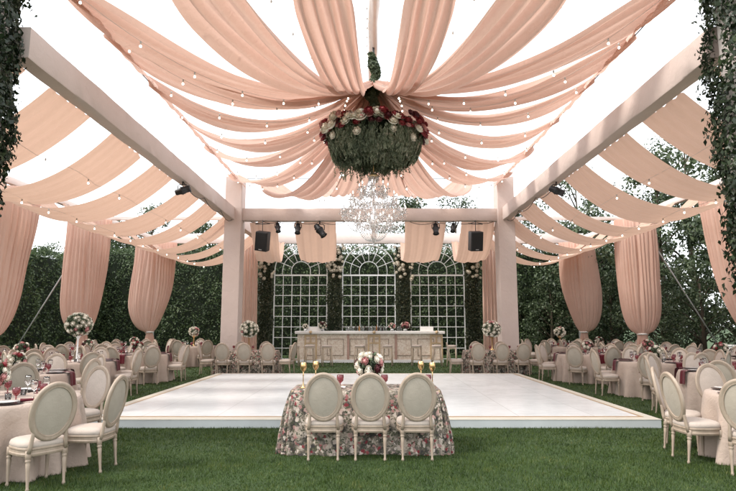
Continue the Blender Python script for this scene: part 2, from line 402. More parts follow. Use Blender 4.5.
def blades(n, x0, x1, y0, y1, h, wd):
    P = np.stack([rng.uniform(x0, x1, n), rng.uniform(y0, y1, n), np.zeros(n)], 1)
    keep = (np.abs(P[:,0]) < 0.70*P[:,1] + 0.6)
    keep &= ~((P[:,0] > FX0-0.01) & (P[:,0] < FX1+0.01) & (P[:,1] > FY0-0.01) & (P[:,1] < FY1+0.01))
    P = P[keep]; n = len(P)
    a = rng.uniform(0, 2*pi, n); d = np.stack([np.cos(a), np.sin(a), np.zeros(n)], 1)
    patch = 0.5 + 0.5*np.sin(2.3*P[:,0]+1.1*np.sin(1.7*P[:,1]))*np.sin(2.9*P[:,1]+1.3*np.sin(2.1*P[:,0])) 
    hh = h*rng.uniform(0.5, 1.3, (n,1))*(0.62+0.62*patch[:,None])
    lean = rng.normal(0, 0.42, (n,3)); lean[:,2] = 1; lean /= np.linalg.norm(lean, axis=1, keepdims=True)
    V = np.stack([P - d*wd/2, P + d*wd/2, P + lean*hh], 1).reshape(-1,3)
    return V, np.arange(3*n).reshape(n,3)
V, F = merge([blades(190000, -6.5, 6.5, 4.2, 7.6, 0.036, 0.006), blades(120000, -7.5, 7.5, 7.6, 11, 0.04, 0.008),
              blades(70000, -11, 11, 11, 18.2, 0.045, 0.014), blades(60000, -16, 16, 17.8, 30, 0.05, 0.022)])
tag(link('grass', np_mesh('grass', V, F, M['grass'])), 'short mown green grass blades of the lawn', 'grass', kind='stuff')

df = MB(); df.box(FX0, FX1, FY0, FY1, 0.0, FZ-0.016, 2, 0.006)
df.box(FX0-0.006, FX1+0.006, FY0-0.006, FY1+0.006, FZ-0.0155, FZ-0.003, 0, 0.003)
fr = empty('dance_floor', (0, 0, 0), 'raised square white dance floor with thin gold border line', 'dance floor')
o = MB().box(FX0, FX1, FY0, FY1, 0.0, FZ-0.016, 0, 0.006).build('skirt', M['floor_skirt'], fr, False)
o = MB().box(FX0-0.006, FX1+0.006, FY0-0.006, FY1+0.006, FZ-0.0155, FZ-0.004, 0, 0.003).build('edging', M['floor_edge'], fr, False)
def frame_ring(x0, x1, y0, y1, wd, z0, z1):
    m = MB(); m.box(x0, x1, y0, y0+wd, z0, z1); m.box(x0, x1, y1-wd, y1, z0, z1)
    m.box(x0, x0+wd, y0+wd, y1-wd, z0, z1); m.box(x1-wd, x1, y0+wd, y1-wd, z0, z1); return m
frame_ring(FX0+0.17, FX1-0.17, FY0+0.22, FY1-0.17, 0.06, FZ-0.004, FZ+0.001).build('gold_border', M['goldline'], fr, False)
MB().box(FX0+0.23, FX1-0.23, FY0+0.28, FY1-0.23, FZ-0.004, FZ+0.002).build('panel_surface', M['floor'], fr, False)

# ------------------------------------------------------------------ the wrapped frame
CLX, CRX, CY = -5.02, 5.14, 21.25          # rear columns
BZ0, BZ1 = 5.47, 5.94                      # beams
TOPZ = 7.12
for x, lab in ((CLX, 'tall square column wrapped in blush fabric at rear left of dance floor'), (CRX, 'tall square column wrapped in blush fabric at rear right of dance floor')):
    r = empty('fabric_column', (x, CY, 0), lab, 'column', 'rear columns of the canopy frame'); r['kind'] = 'thing'
    MB().box(-0.31, 0.31, -0.35, 0.35, 0.0, TOPZ, 0, 0.02).build('shaft', M['wrap'], r, False)
    MB().box(-0.36, 0.36, -0.40, 0.40, 0.0, 0.10, 0, 0.015).build('base', M['wrap'], r, False)
def beam(name, p0, p1, wd, h, lab, mat='wrap', group='fabric wrapped roof beams', wr=0.006):
    p0 = Vector(p0); p1 = Vector(p1); d = p1-p0; Ln = d.length; a = atan2(d.y, d.x)
    n = max(8, int(Ln/0.25))
    ph = [random.uniform(0, 6) for _ in range(6)]
    def fn(u, v):
        s = v*Ln; k = int(round(u*12)) % 12
        # rounded rectangle section with small fabric slackness
        sec = [(-1,-.92),(-.92,-1),(0,-1),(.92,-1),(1,-.92),(1,0),(1,.92),(.92,1),(0,1),(-.92,1),(-1,.92),(-1,0)][k]
        j = wr*(sin(s*2.3+ph[k%6])+0.6*sin(s*6.1+ph[(k+2)%6]))
        return (s, sec[0]*wd/2*(1), h/2 + sec[1]*h/2 + (j if abs(sec[1]) > 0.5 else 0))
    mb = MB().grid(fn, 12, n, wrap=True)
    mb.f.append(tuple(range(0, 12*n, n))); mb.mi.append(0); mb.f.append(tuple(range(n-1, 12*n, n))[::-1]); mb.mi.append(0)
    o = mb.build(name, M[mat]); o.location = p0; o.rotation_euler = (0, 0, a)
    sharp(o, 50); return tag(o, lab, 'beam', group, 'thing')
beam('roof_beam', (CLX+0.315, CY, BZ0), (CRX-0.315, CY, BZ0), 0.30, BZ1-BZ0, 'blush beam across the rear columns behind the chandelier')
beam('roof_beam', (CLX-0.08, 7.9, BZ0), (CLX-0.08, CY-0.355, BZ0), 0.29, BZ1-BZ0, 'long blush roof beam from left ivy column to rear left column')
beam('roof_beam', (CRX+0.0, 7.9, BZ0), (CRX+0.0, CY-0.355, BZ0), 0.29, BZ1-BZ0, 'long blush roof beam from right ivy column, crossed by soft sunlit bands')
OX, OY = 10.2, 27.2
beam('roof_beam', (CLX-0.08, CY+0.355, BZ0), (CLX-0.08, OY-0.155, BZ0), 0.25, BZ1-BZ0, 'short roof beam behind the rear left column')
beam('roof_beam', (CRX, CY+0.355, BZ0), (CRX, OY-0.155, BZ0), 0.25, BZ1-BZ0, 'short roof beam behind the rear right column')
beam('roof_beam', (-OX-0.1, OY, BZ0), (OX+0.1, OY, BZ0), 0.28, BZ1-BZ0, 'pale rear roof beam above the three arched trellises', 'wrap_light')
beam('roof_beam', (-OX, 6.0, BZ0+0.1), (-OX, OY-0.155, BZ0+0.1), 0.16, 0.2, 'slim outer roof beam above the left curtains', 'wrap_light')
beam('roof_beam', (OX, 6.0, BZ0+0.1), (OX, OY-0.155, BZ0+0.1), 0.16, 0.2, 'slim outer roof beam above the right curtains', 'wrap_light')
beam('roof_beam', (CLX-0.235, CY, BZ0+0.05), (-OX+0.085, CY, BZ0+0.05), 0.12, 0.12, 'slim cross beam over the left tables', 'wrap_light').location.x = CLX-0.315
beam('roof_beam', (CRX+0.315, CY, BZ0+0.05), (OX-0.085, CY, BZ0+0.05), 0.12, 0.12, 'slim cross beam over the right tables', 'wrap_light')

# ridge pole over the middle with its white fabric sleeve
HX, HY, HZ = 0.14, 14.0, 7.68
rp = empty('ridge_pole', (HX, CY, BZ1), 'white fabric sleeved ridge pole the flower chandelier hangs from', 'pole')
MB().tube([(0, 0.1, 2.95), (0, -14.0, 2.95)], 0.05, 10).build('pole', M['strap'], rp)
def slv(u, v):
    a = 2*pi*u; r = 0.12 + 0.018*sin(3*a + 9*v) + 0.012*sin(40*v + a)
    return (r*cos(a), 0.1-14.1*v, 2.9 + r*1.0*sin(a))
MB().grid(slv, 20, 90, wrap=True).build('fabric_sleeve', M['linen_white'], rp)
MB().tube([(0, 0, 0), (0, 0, 2.92)], 0.05, 10).build('king_post', M['strap'], rp)
MB().tube([(0, -13.85, 1.22), (0, -13.85, 2.92)], 0.05, 10).build('king_post', M['strap'], rp)
hb = beam('roof_beam', (CLX, 7.4, TOPZ-0.25), (CRX, 7.4, TOPZ-0.25), 0.25, 0.3, 'front header beam between the two ivy columns')
def cable(name, pts, r, lab, cat='cable', group=None):
    return tag(MB().tube(pts, r, 6).build(name, M['wire']), lab, cat, group)
cable('edge_cable', [(CLX, 7.4, TOPZ), (CLX, CY, TOPZ)], 0.012, 'thin cable the left canopy drapes hang from', group='canopy edge cables')
cable('edge_cable', [(CRX, 7.4, TOPZ), (CRX, CY, TOPZ)], 0.012, 'thin cable the right canopy drapes hang from', group='canopy edge cables')
cable('edge_cable', [(CLX, CY, TOPZ), (CRX, CY, TOPZ)], 0.012, 'thin cable the rear canopy drapes hang from', group='canopy edge cables')

# ------------------------------------------------------------------ canopy drapes
def drape(E, sag, w0, w1, nf, lab, amp=0.05, skew=0.0, hz=0.0):
    E = Vector(E); H = Vector((HX, HY, HZ + hz)); d = E-H; h = Vector((d.x, d.y, 0)).normalized()
    H = H + h*0.16
    if E.y < 8 and abs(E.x-HX) < 2: H.x += 0.27*math.copysign(1, E.x-HX)      # leaves room for the garland
    d = E-H
    side = Vector((-h.y, h.x, 0))
    ph = random.uniform(0, 6); q = [random.uniform(0, 6) for _ in range(5)]; fr_ = nf*random.uniform(0.9, 1.1)
    def fn(u, v):
        s = v; c = 4*s*(1-s)
        c = c*(1 + skew*(s-0.5))
        p = H + d*s - Vector((0,0,sag*c))
        wv = (w0 + (w1-w0)*(s**0.62))*(1-0.65*max(0, (s-0.80)/0.20)**2)
        uu = u-0.5
        uo = uu + 0.03*sin(7*s+q[0])*(1-abs(2*uu))
        g = (1-0.60*s)                       # pleats close up at the hub
        f = amp*(0.75+0.25*sin(3*s+q[1]))*(sin(2*pi*fr_*uu+ph+1.6*sin(2.2*s+q[2]))*(0.55+0.45*g) + 0.5*sin(2*pi*fr_*1.83*uu+q[3]+2*s)*g)
        f += 0.018*sin(11*uu+13*s+q[4])
        edge = -0.22*(abs(2*uu)**2.2)*wv*(c*0.35+0.12)
        return p + side*(uo*wv) + Vector((0,0,f+edge))
    o = MB().grid(fn, 46, 44).build('canopy_drape', M['drape'])
    return tag(o, lab, 'drape', 'peach drapes gathered above the flower chandelier')
ords = ['nearest', 'second', 'third', 'fourth', 'fifth', 'sixth', 'seventh', 'eighth', 'ninth', 'tenth', 'eleventh', 'twelfth']
sideY = [8.55, 10.3, 12.5, 14.9, 17.5, 20.4]
sideS = [0.80, 0.90, 0.96, 1.02, 1.08, 1.12]
STR = []
for sx, nm, ex in ((-1, 'left', CLX), (1, 'right', CRX)):
    for i, y in enumerate(sideY):
        yy = y + random.uniform(-0.2, 0.2); sg = sideS[i] + random.uniform(-0.06, 0.06)
        n_ = 'nearest the camera' if i == 0 else ('nearest the rear' if i == 5 else f'{ords[i]} from the camera')
        drape((ex, yy, TOPZ), sg, 0.20, (0.95, 0.95, 0.85, 0.85, 0.9, 1.0)[i] + random.uniform(-0.06, 0.1), 3.4, f'peach canopy drape running to the {nm} beam side, {n_}', 0.085)
for x, n_ in ((-3.05, 'swept toward the camera, outer left'), (-0.95, 'swept toward the camera, just left of the ridge pole'), (0.95, 'swept toward the camera, just right of the ridge pole'), (2.85, 'swept toward the camera, outer right')):
    drape((x+HX, 7.45, TOPZ), 0.95 if abs(x) > 2 else 1.0, 0.20 if abs(x) > 2 else 0.15, 1.4 if abs(x) > 2 else (1.08 if x < 0 else 0.92), 4.2, f'peach canopy drape {n_}', 0.095)
for x, n_ in ((-3.75, 'outer left'), (-1.3, 'inner left'), (1.35, 'inner right'), (3.6, 'outer right')):
    drape((x, CY-0.05, TOPZ), 1.55, 0.26, 1.45, 4.2, f'peach canopy drape scooping toward the rear beam, {n_}', 0.075)

def edge_valance(ex, sx, lab):
    """loose fabric band pinned along the edge cable over the drape ends"""
    q = [random.uniform(0, 6) for _ in range(4)]
    pins = [7.5] + sideY + [21.05]
    def fn(u, v):
        y = 7.5 + 13.5*u; k = 0
        for i in range(len(pins)-1):
            if pins[i] <= y <= pins[i+1]: k = i
        f = (y-pins[k])/max(0.01, pins[k+1]-pins[k]); sc = 4*f*(1-f)
        wv = 0.20 + 0.34*sc
        x = ex - sx*(0.02 + wv*0.85*v); z = TOPZ + 0.03 - 0.10*sc - wv*(0.30*v + 0.42*v*v) + 0.03*sin(22*y+5*v+q[0])*v + 0.02*sin(9*y+q[1])
        return (x, y, z)
    tag(MB().grid(fn, 220, 12).build('edge_valance', M['drape']), lab, 'drape', 'fabric bands along the canopy edges')
edge_valance(CLX, -1, 'loose scalloped fabric band along the left canopy edge cable')
edge_valance(CRX, 1, 'loose scalloped fabric band along the right canopy edge cable')

# ------------------------------------------------------------------ ceiling swags of the side and rear bays
def swag(p0, p1, wd, zs, axis, lab, group):
    """strip hung between two beams; axis = direction of its width"""
    p0 = Vector(p0); p1 = Vector(p1); ax = Vector(axis)
    q = [random.uniform(0, 6) for _ in range(5)]
    mid = (p0.z+p1.z)/2 - zs
    def fn(u, v):
        s = v; c = 4*s*(1-s); uu = u-0.5
        p = p0.lerp(p1, s); wob = 1 + 0.05*sin(5*s+q[4])
        z = -mid*c - 0.06*mid*c*sin(pi*u)
        f = 0.016*sin(2*pi*2.3*uu+q[0]+1.5*s)*(0.4+c) + (0.010+0.016*(1-c))*sin(2*pi*4.6*uu+q[1]+2*s) + 0.005*sin(2*pi*11*uu+q[3]+5*s) + 0.08*sin(4*s+q[2])*uu
        return p + ax*(uu*wd*wob + 0.05*sin(4*s+q[3])) + Vector((0,0,z+f))
    return tag(MB().grid(fn, 52, 34).build('ceiling_swag', M['swag']), lab, 'fabric swag', group)
SWY = [7.3 + 2.28*i for i in range(9)]
for sx, nm in ((-1, 'left'), (1, 'right')):
    xi = (CLX-0.08) if sx < 0 else CRX
    for i, y in enumerate(SWY):
        n_ = 'nearest the camera' if i == 0 else ('farthest back' if i == len(SWY)-1 else f'{ords[i]} from the camera')
        yj = y + 0.25 + random.uniform(-0.08, 0.08)
        if abs(yj-CY) < 0.1: yj += 0.1
        swag((xi + sx*0.155, yj, BZ0+0.03), (sx*(OX-0.1), yj+0.15, BZ0+0.12), 1.46, 4.36, (0,1,0), f'flat peach ceiling swag over the {nm} tables, {n_}', f'peach ceiling swags over the {nm} tables')
for x, wd, n_ in ((-4.0, 1.05, 'behind the hanging left loudspeaker'), (-2.03, 1.5, 'behind the two left spotlights'), (2.13, 1.55, 'right of the chandelier'), (4.12, 1.25, 'behind the hanging right loudspeaker')):
    swag((x, CY+0.16, BZ0+0.03), (x*1.12, OY-0.16, BZ0+0.05), wd, 4.32, (1,0,0), f'hanging peach swag {n_}', 'peach swags over the bar')

# ------------------------------------------------------------------ curtains
def curtain(x, y, rz, lab, top=5.45, wd=1.0, dp=0.30, gz=1.28, mat='curtain', n=17, gather=0.13, shift=0.0, rd=(0.4, 0.4)):
    r = empty('tied_curtain', (x, y, 0), lab, 'curtain', 'tied curtains along the tent edge', rz)
    q = [random.uniform(0, 6) for _ in range(6)]
    amps = [random.uniform(0.5, 1.2) for _ in range(n*2)]
    def fn(u, v):
        a = 2*pi*u; z = top*(1-v)
        if z > gz:
            t = (z-gz)/(top-gz)
            m_ = 0.5+0.5*max(-1, min(1, 1.6*cos(a)))
            kk = [sqrt(max(0, 1-(1-min(1, t/r_))**2))**(1.0 if r_ < 0.6 else 1.25) for r_ in rd]
            k = kk[0]*(1-m_) + kk[1]*m_
            wx = gather + (wd-gather)*k*(1.0-0.16*t + 0.05*sin(4*t+q[3]) + 0.03*sin(9*t+q[5])); wy = gather*0.8 + (dp-gather*0.8)*k*(1-0.25*t)
            pl = 0.05 + 0.045*k*(0.6+0.4*t)
        else:
            t = 1-z/gz; wx = gather + 0.15*t**0.7; wy = gather*0.8 + 0.13*t**0.7; pl = 0.10
        w_ = n*(a + 0.05*sin(2*a+0.5*z+q[0]) + 0.025*sin(1.1*z+q[1]+3*a))
        i_ = int(w_/pi) % (2*n)
        f = 1 + pl*amps[i_]*(abs(sin(w_))**0.9*2-1.2) + 0.022*sin(2*round(1.3*n)*a+q[2])
        f *= 1 - 0.30*math.exp(-((a-1.5*pi-0.03*sin(z*1.3+q[4]))/0.07)**2)*(0.3+0.7*min(1, wx/wd))
        sh = shift*math.exp(-((z-gz)/1.5)**2)
        return (wx*f*cos(a) + sh, wy*f*sin(a), z)
    MB().grid(fn, 300, 56, wrap=True).build('curtain_fabric', M[mat], r)
    tie = [((gather+0.03)*cos(a)+shift, (gather*0.8+0.03)*sin(a), gz) for a in [2*pi*k/20 for k in range(20)]]
    MB().tube(tie, 0.03, 8, closed=True).build('tieback', M['linen_white'], r)
    MB().tube([(0,0,0.0), (0,0,top)], 0.06, 8).build('post', M['strap'], r)
    return r
for sx, nm in ((-1, 'left'), (1, 'right')):
    for y, X, wd, sh, rd, n_ in (((15.7, OX, 0.95, 0.0, (0.5, 1.1), 'nearest the camera'), (20.7, OX, 0.82, 0.0, (0.36, 1.15), 'in the middle'), (26.6, OX-0.30, 1.0, -0.12, (0.34, 1.3), 'at the rear corner')) if sx < 0 else
                              ((15.7, OX+0.05, 0.95, 0.2, (1.2, 0.5), 'nearest the camera'), (20.7, OX-0.42, 0.76, 0.02, (0.5, 0.42), 'in the middle'), (26.6, OX-0.45, 0.95, 0.16, (1.35, 0.5), 'at the rear corner'))):
        a = atan2(sx*OX, y)                              # turned to face the dance floor
        curtain(sx*X, y, -a*0.75, f'blush curtain tied at waist height on the {nm} tent edge, {n_}', wd=wd, shift=sh, rd=rd)
def flat_curtain(x, lab):
    q = [random.uniform(0, 6) for _ in range(3)]
    def fn(u, v):
        z = 5.42*(1-v); xx = (u-0.5)*0.9*(1+0.15*v)
        return (xx, 0.06*sin(2*pi*6*u+q[0]+0.3*sin(z+q[1])) + 0.03*sin(2*pi*11*u+q[2]), z+0.01)
    o = MB().grid(fn, 80, 24).build('hanging_curtain', M['curtain']); o.location = (x, OY-0.35, 0)
    return tag(o, lab, 'curtain', 'straight curtains beside the trellis wall')
flat_curtain(-5.65, 'straight pleated blush curtain beside the left trellis'); flat_curtain(5.85, 'straight pleated blush curtain beside the right trellis')

# straps staking the frame
for sx, nm in ((-1, 'left'), (1, 'right')):
    tag(MB().tube([(sx*9.95, 20.8, 5.5), (sx*13.1, 20.9, 0.0)], 0.035, 8, flat=0.5).build('guy_strap', M['strap']), f'white guy strap slanting to the ground beyond the {nm} curtains', 'strap', 'guy straps')

# ------------------------------------------------------------------ string lights
bulb_me = MB().ball((0,0,-0.045), 0.021, 2, sz=(1,1,1.2)).mesh('bulb', M['bulb'])
sock_me = MB().lathe([(0.014,-0.012),(0.016,0.0),(0.016,0.03),(0.006,0.04)], 8).mesh('socket', M['light_wire'])
def strand(pts, step, lab, group, r=0.0035):
    P = [Vector(p) for p in pts]
    root = empty('string_lights', P[0], lab, 'string lights', group)
    MB().tube([p-P[0] for p in P], r, 5).build('wire', M['light_wire'], root)
    acc = step*0.6
    for a, b in zip(P, P[1:]):
        l = (b-a).length
        while acc < l:
            p = a.lerp(b, acc/l) - P[0]
            s = link('bulb_socket', sock_me, root, p - Vector((0,0,0.035)))
            link('bulb', bulb_me, s, (0,0,-0.012))
            acc += step
        acc -= l
    return root
def sagpts(A, B, sag, n=16):
    A = Vector(A); B = Vector(B)
    return [A.lerp(B, i/n) - Vector((0,0,4*sag*(i/n)*(1-i/n))) for i in range(n+1)]
hub = (HX, HY, HZ-0.12)
for sx, nm, ex in ((-1, 'left', CLX), (1, 'right', CRX)):
    for i, y in enumerate([8.2, 9.4, 11.4, 13.7, 16.2, 18.9, 20.9]):
        n_ = 'nearest the camera' if i == 0 else ('nearest the rear' if i == 6 else f'{ords[i]} from the camera')
        strand(sagpts((HX+sx*0.25, HY+(y-HY)*0.02, HZ-0.15), (ex, y, TOPZ-0.02), 1.02+0.03*i), 1.1, f'string of bulbs sagging from flower hub to {nm} canopy edge, {n_}', f'light strings from the hub to the {nm}')
for x, n_ in ((-3.9, 'far left'), (-1.9, 'left'), (2.0, 'right'), (3.9, 'far right')):
    strand(sagpts((HX+x*0.05, HY-0.25, HZ-0.05), (x, 7.45, TOPZ), 0.75), 0.85, f'string of bulbs running overhead toward the camera, {n_}', 'light strings toward the camera')
strand([(HX-0.16, HY+0.2, 8.55), (HX-0.16, 7.6, 8.62)], 0.42, 'string of bulbs following the ridge pole', 'light strings toward the camera')
for x, n_ in ((-2.4, 'left'), (0.05, 'middle'), (2.5, 'right')):
    strand(sagpts((HX+x*0.08, HY+0.3, HZ-0.15), (x, CY-0.1, TOPZ), 1.7), 0.72, f'string of bulbs scooping to the rear beam, {n_}', 'light strings to the rear')
for sx, nm in ((-1, 'left'), (1, 'right')):
    for j, (x, z, n_) in enumerate(((7.5, 4.28, 'along the lowest line of the swags'), (6.1, 4.72, 'halfway up the swags'))):
        pts = []
        for i in range(41):
            y = 8.0 + i*(26.2-8.0)/40
            pts.append((sx*x + 0.05*sin(i), y, z + 0.05*abs(sin((y-8)/1.14*pi/2))))
        strand(pts, 1.15 if j == 0 else 1.6, f'string of bulbs over the {nm} tables {n_}', f'light strings over the {nm} tables')

# ------------------------------------------------------------------ flowers
def rose_mesh(name, mat):
    mb = MB()
    mb.ball((0,0,0.30), 0.42, 2, sz=(1,1,0.9))
    for ring, (n, r0, r1, z0, z1, wd) in enumerate([(4,0.30,0.46,0.05,0.72,0.62),(5,0.42,0.68,-0.02,0.60,0.70),(7,0.55,0.98,-0.12,0.34,0.72)]):
        for k in range(n):
            a = 2*pi*k/n + ring*0.5
            pts = []
            for i in range(4):
                t = i/3
                for j in range(4):
                    s = (j/3-0.5)
                    rr = r0*(1-t)+r1*t - 0.22*abs(2*s)**2*t + 0.10*sin(pi*t)
                    aa = a + s*wd*2*(0.55+0.45*sin(pi*min(1, t*0.8+0.15)))
                    pts.append((rr*cos(aa), rr*sin(aa), z0+(z1-z0)*t + 0.05*cos(3*s+k) - (0.12*abs(2*s)**2)*t))
            fs = [(i*4+j, i*4+j+1, (i+1)*4+j+1, (i+1)*4+j) for i in range(3) for j in range(3)]
            mb.add(pts, fs)
    return mb.mesh(name, mat)
ROSE = {k: rose_mesh('rose', M[k]) for k in ('rose_white','rose_red','rose_dark','rose_pink')}
def put_rose(root, kind, p, nrm, size):
    q = Vector(nrm).normalized().to_track_quat('Z', 'Y') @ Matrix.Rotation(random.uniform(0, 6), 4, 'Z').to_quaternion()
    o = link('rose', ROSE[kind], root, p, q.to_euler()); o.scale = (size, size, size); return o
def fib(n):
    i = np.arange(n)+0.5; ph = np.arccos(1-2*i/n); th = pi*(1+5**0.5)*i
    return np.stack([np.cos(th)*np.sin(ph), np.sin(th)*np.sin(ph), np.cos(ph)], 1)
def sphere_leaves(c, r, n, size, sz=(1,1,1), droop=0.0, zmin=-1):
    D = rng.normal(0, 1, (n,3)); D /= np.linalg.norm(D, axis=1, keepdims=True); D = D[D[:,2] > zmin]
    P = D*r*rng.uniform(0.8, 1.06, (len(D),1))*np.array(sz) + np.array(c)
    return leaf_cloud(P, D, size, 0.5, 0.6, droop)

# hanging flower chandelier (drum of greenery with roses round the rim)
FC = empty('flower_chandelier', (HX, HY, 5.50), 'huge hanging drum of greenery with red and white roses on its rim', 'floral chandelier')
parts = []
R0 = 1.17
for k in range(90):                        # longer trailing stems make the lower edge ragged
    a = random.uniform(0, 2*pi); r = R0*random.uniform(0.45, 0.86); ln = random.uniform(0.15, 0.42); m = int(ln*70); t = np.linspace(0,1,m)[:,None]
    P = np.array([[r*cos(a), r*sin(a), 0.22]]) + t*np.array([[0.05*random.uniform(-1,1), 0.05*random.uniform(-1,1), -ln]]) + rng.normal(0, 0.012, (m,3))
    parts.append(leaf_cloud(P, rng.normal(0,1,(m,3)), 0.07, 0.35, 0.5, 2.5))
for k in range(980):                       # hanging sprays that make up the drum
    th = random.uniform(0, 2*pi)
    rim = k < 640
    q = random.uniform(0.93, 1.03) if rim else sqrt(random.random())*0.95
    zlow = -0.02 + 0.14*random.random() + 0.05*sin(9*th) + (0.16*max(0, q-0.6)/0.4)
    z1 = random.uniform(0.30, 0.98) if rim else zlow + 0.42
    z0 = max(zlow, z1-random.uniform(0.3, 0.6)); m = max(8, int((z1-z0)*56))
    t = np.linspace(0, 1, m); zz = z1+(z0-z1)*t
    r = R0*q*(1+0.05*sin(5*th+1))*((0.74+0.26*np.clip(zz/0.7, 0, 1)**0.6) if rim else (0.80+0.08*(1-t)))
    ta = th + rng.normal(0, 0.018, m)
    P = np.stack([r*np.cos(ta), r*np.sin(ta), zz], 1)
    parts.append(leaf_cloud(P, np.stack([np.cos(ta), np.sin(ta), -0.2+0*ta], 1), random.choice((0.06, 0.085, 0.11, 0.14)), random.choice((0.26, 0.42)), 0.5, 2.6))
n = 3500
th = rng.uniform(0, 2*pi, n); r2 = R0*np.sqrt(rng.random(n))
parts.append(leaf_cloud(np.stack([r2*np.cos(th), r2*np.sin(th), 0.94+0.12*rng.random(n)], 1), np.tile([0,0,1.0], (n,1)), 0.12, 0.4, 0.8, 0))
V, F = merge(parts); link('greenery', np_mesh('greenery', V, F, M['drum_green']), FC)
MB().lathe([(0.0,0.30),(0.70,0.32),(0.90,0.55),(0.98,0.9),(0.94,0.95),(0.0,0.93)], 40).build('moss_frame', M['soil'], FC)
for k in range(170):
    a = 2*pi*k/170 + random.uniform(-0.05, 0.05); zz = 0.88 + random.uniform(-0.12, 0.22); r = R0*random.uniform(1.02, 1.13)
    kd = random.choices(['rose_red','rose_dark','rose_white','rose_pink'], [0.46,0.16,0.18,0.20])[0]
    put_rose(FC, kd, (r*cos(a), r*sin(a), zz), (cos(a), sin(a), 0.5+random.uniform(-0.3,0.4)), random.uniform(0.085, 0.125) if kd != 'rose_white' else random.uniform(0.13, 0.17))
for a, z in ((-1.9,0.58),(-1.2,0.66),(-2.5,0.62),(-0.7,0.55)):
    put_rose(FC, 'rose_white', (R0*1.04*cos(a), R0*1.04*sin(a), z), (cos(a), sin(a), 0), 0.11)

# garland climbing from the hub to the ridge pole
GA = empty('garland', (HX, HY, 6.7), 'twisted green garland climbing from flower chandelier to the ridge pole', 'garland')
n = 4200
t = rng.random(n); a = rng.uniform(0, 2*pi, n); rr = (0.16+0.045*np.sin(t*17)+0.03*np.sin(t*29+a))*rng.uniform(0.7, 1.15, n)*(1-0.45*t)
tw = 0.05*np.sin(t*11)
P = np.stack([rr*np.cos(a)+tw, rr*np.sin(a), t*1.85], 1)
V, F = leaf_cloud(P, np.stack([np.cos(a), np.sin(a), 0.1*a], 1), 0.10, 0.5, 0.5, 0.5)
link('leaves', np_mesh('leaves', V, F, M['floral_green']), GA)
MB().tube([(0,0,0), (0,0,2.1)], 0.03, 8).build('hanging_cable', M['wire'], GA)

# crystal chandelier
CH = empty('crystal_chandelier', (HX, HY, 5.38), 'large tiered crystal chandelier below the hanging flowers', 'chandelier')
MB().lathe([(0.02,0.0),(0.03,-0.1),(0.06,-0.22),(0.03,-0.35),(0.035,-0.6),(0.08,-0.75),(0.05,-0.95),(0.09,-1.15),(0.10,-1.3),(0.04,-1.45),(0.06,-1.6),(0.02,-1.75),(0.0,-1.82)], 14).build('stem', M['crystal'], CH)
MB().tube([(0,0,0.35), (0,0,0.0)], 0.012, 6).build('chain', M['gold'], CH)
drops = MB()
def drop(p, s, el=1.6):
    x, y, z = p
    vs = [(x,y,z+s*0.6)] + [(x+s*0.5*cos(k*pi/2+0.3), y+s*0.5*sin(k*pi/2+0.3), z) for k in range(4)] + [(x,y,z-s*el)]
    drops.add(vs, [(0,1,2),(0,2,3),(0,3,4),(0,4,1),(5,2,1),(5,3,2),(5,4,3),(5,1,4)])
lamp_me = MB().lathe([(0.0,0.0),(0.012,0.008),(0.016,0.03),(0.008,0.06),(0.0,0.075)], 8).mesh('candle_lamp', M['candle_lamp'])
cup_me = MB().lathe([(0.006,-0.02),(0.05,0.0),(0.055,0.012),(0.014,0.014),(0.014,0.085),(0.0,0.09)], 12).mesh('candle_cup', M['crystal'])
for R, z0, n_, s0 in ((0.80,-1.02,16,0.06), (0.58,-0.72,12,-0.02), (0.36,-0.46,8,-0.1), (0.45,-1.30,10,0.05)):
    for k in range(n_):
        a = 2*pi*k/n_ + s0
        pts = []
        for i in range(13):
            t = i/12; r = 0.05 + (R-0.05)*t
            pts.append((r*cos(a), r*sin(a), z0 - 0.16*sin(pi*t*0.95)*(R+0.2) + 0.06*t))
        arm = MB().tube(pts, 0.009, 6).build('arm', M['crystal'], CH)
        e = pts[-1]
        cup = link('candle_cup', cup_me, arm, e); link('candle_lamp', lamp_me, cup, (0,0,0.088))
        for j in range(7):
            b = 2*pi*j/7; drop((e[0]+0.055*cos(b), e[1]+0.055*sin(b), e[2]-0.05), 0.026, 2.4)
        for i in range(3, 12, 2): drop((pts[i][0], pts[i][1], pts[i][2]-0.05), 0.03, 2.2)
    # swagged bead chains between arm tips
    for k in range(n_):
        a0 = 2*pi*k/n_ + s0; a1 = a0 + 2*pi/n_
        for i in range(9):
            t = i/8; a = a0+(a1-a0)*t; drop((R*cos(a), R*sin(a), z0+0.02-0.16*sin(pi*t)*1.0), 0.022, 0.7)
# chains falling from the crown to the tiers like a tent
for (ra, za, rb, zb, n_) in ((0.09,-0.12,0.36,-0.42,22), (0.14,-0.34,0.58,-0.70,32), (0.20,-0.5,0.80,-0.98,44), (0.80,-1.06,0.42,-1.48,36), (0.42,-1.36,0.10,-1.72,24), (0.58,-0.76,0.78,-1.02,36)):
    for k in range(n_):
        a = 2*pi*k/n_
        for i in range(13):
            t = i/12; r = ra+(rb-ra)*t; drop((r*cos(a), r*sin(a), za+(zb-za)*t-0.10*sin(pi*t)), 0.022, 0.7)
for k in range(30):
    a = 2*pi*k/30; r = 0.12; drop((r*cos(a), r*sin(a), -0.10-0.04*(k % 2)), 0.03, 2)
    drop((0.07*cos(a), 0.07*sin(a), -0.02), 0.025, 1.2)
for i in range(6): drop((0,0,-1.78-0.03*i), 0.04-0.004*i, 1.5)
o = drops.build('crystal_drops', M['crystal'], CH, False); o['kind'] = 'stuff'
MB().lathe([(0.10,-0.10),(0.12,-0.09),(0.12,-0.06),(0.02,0.02)], 16).build('crown', M['gold'], CH)

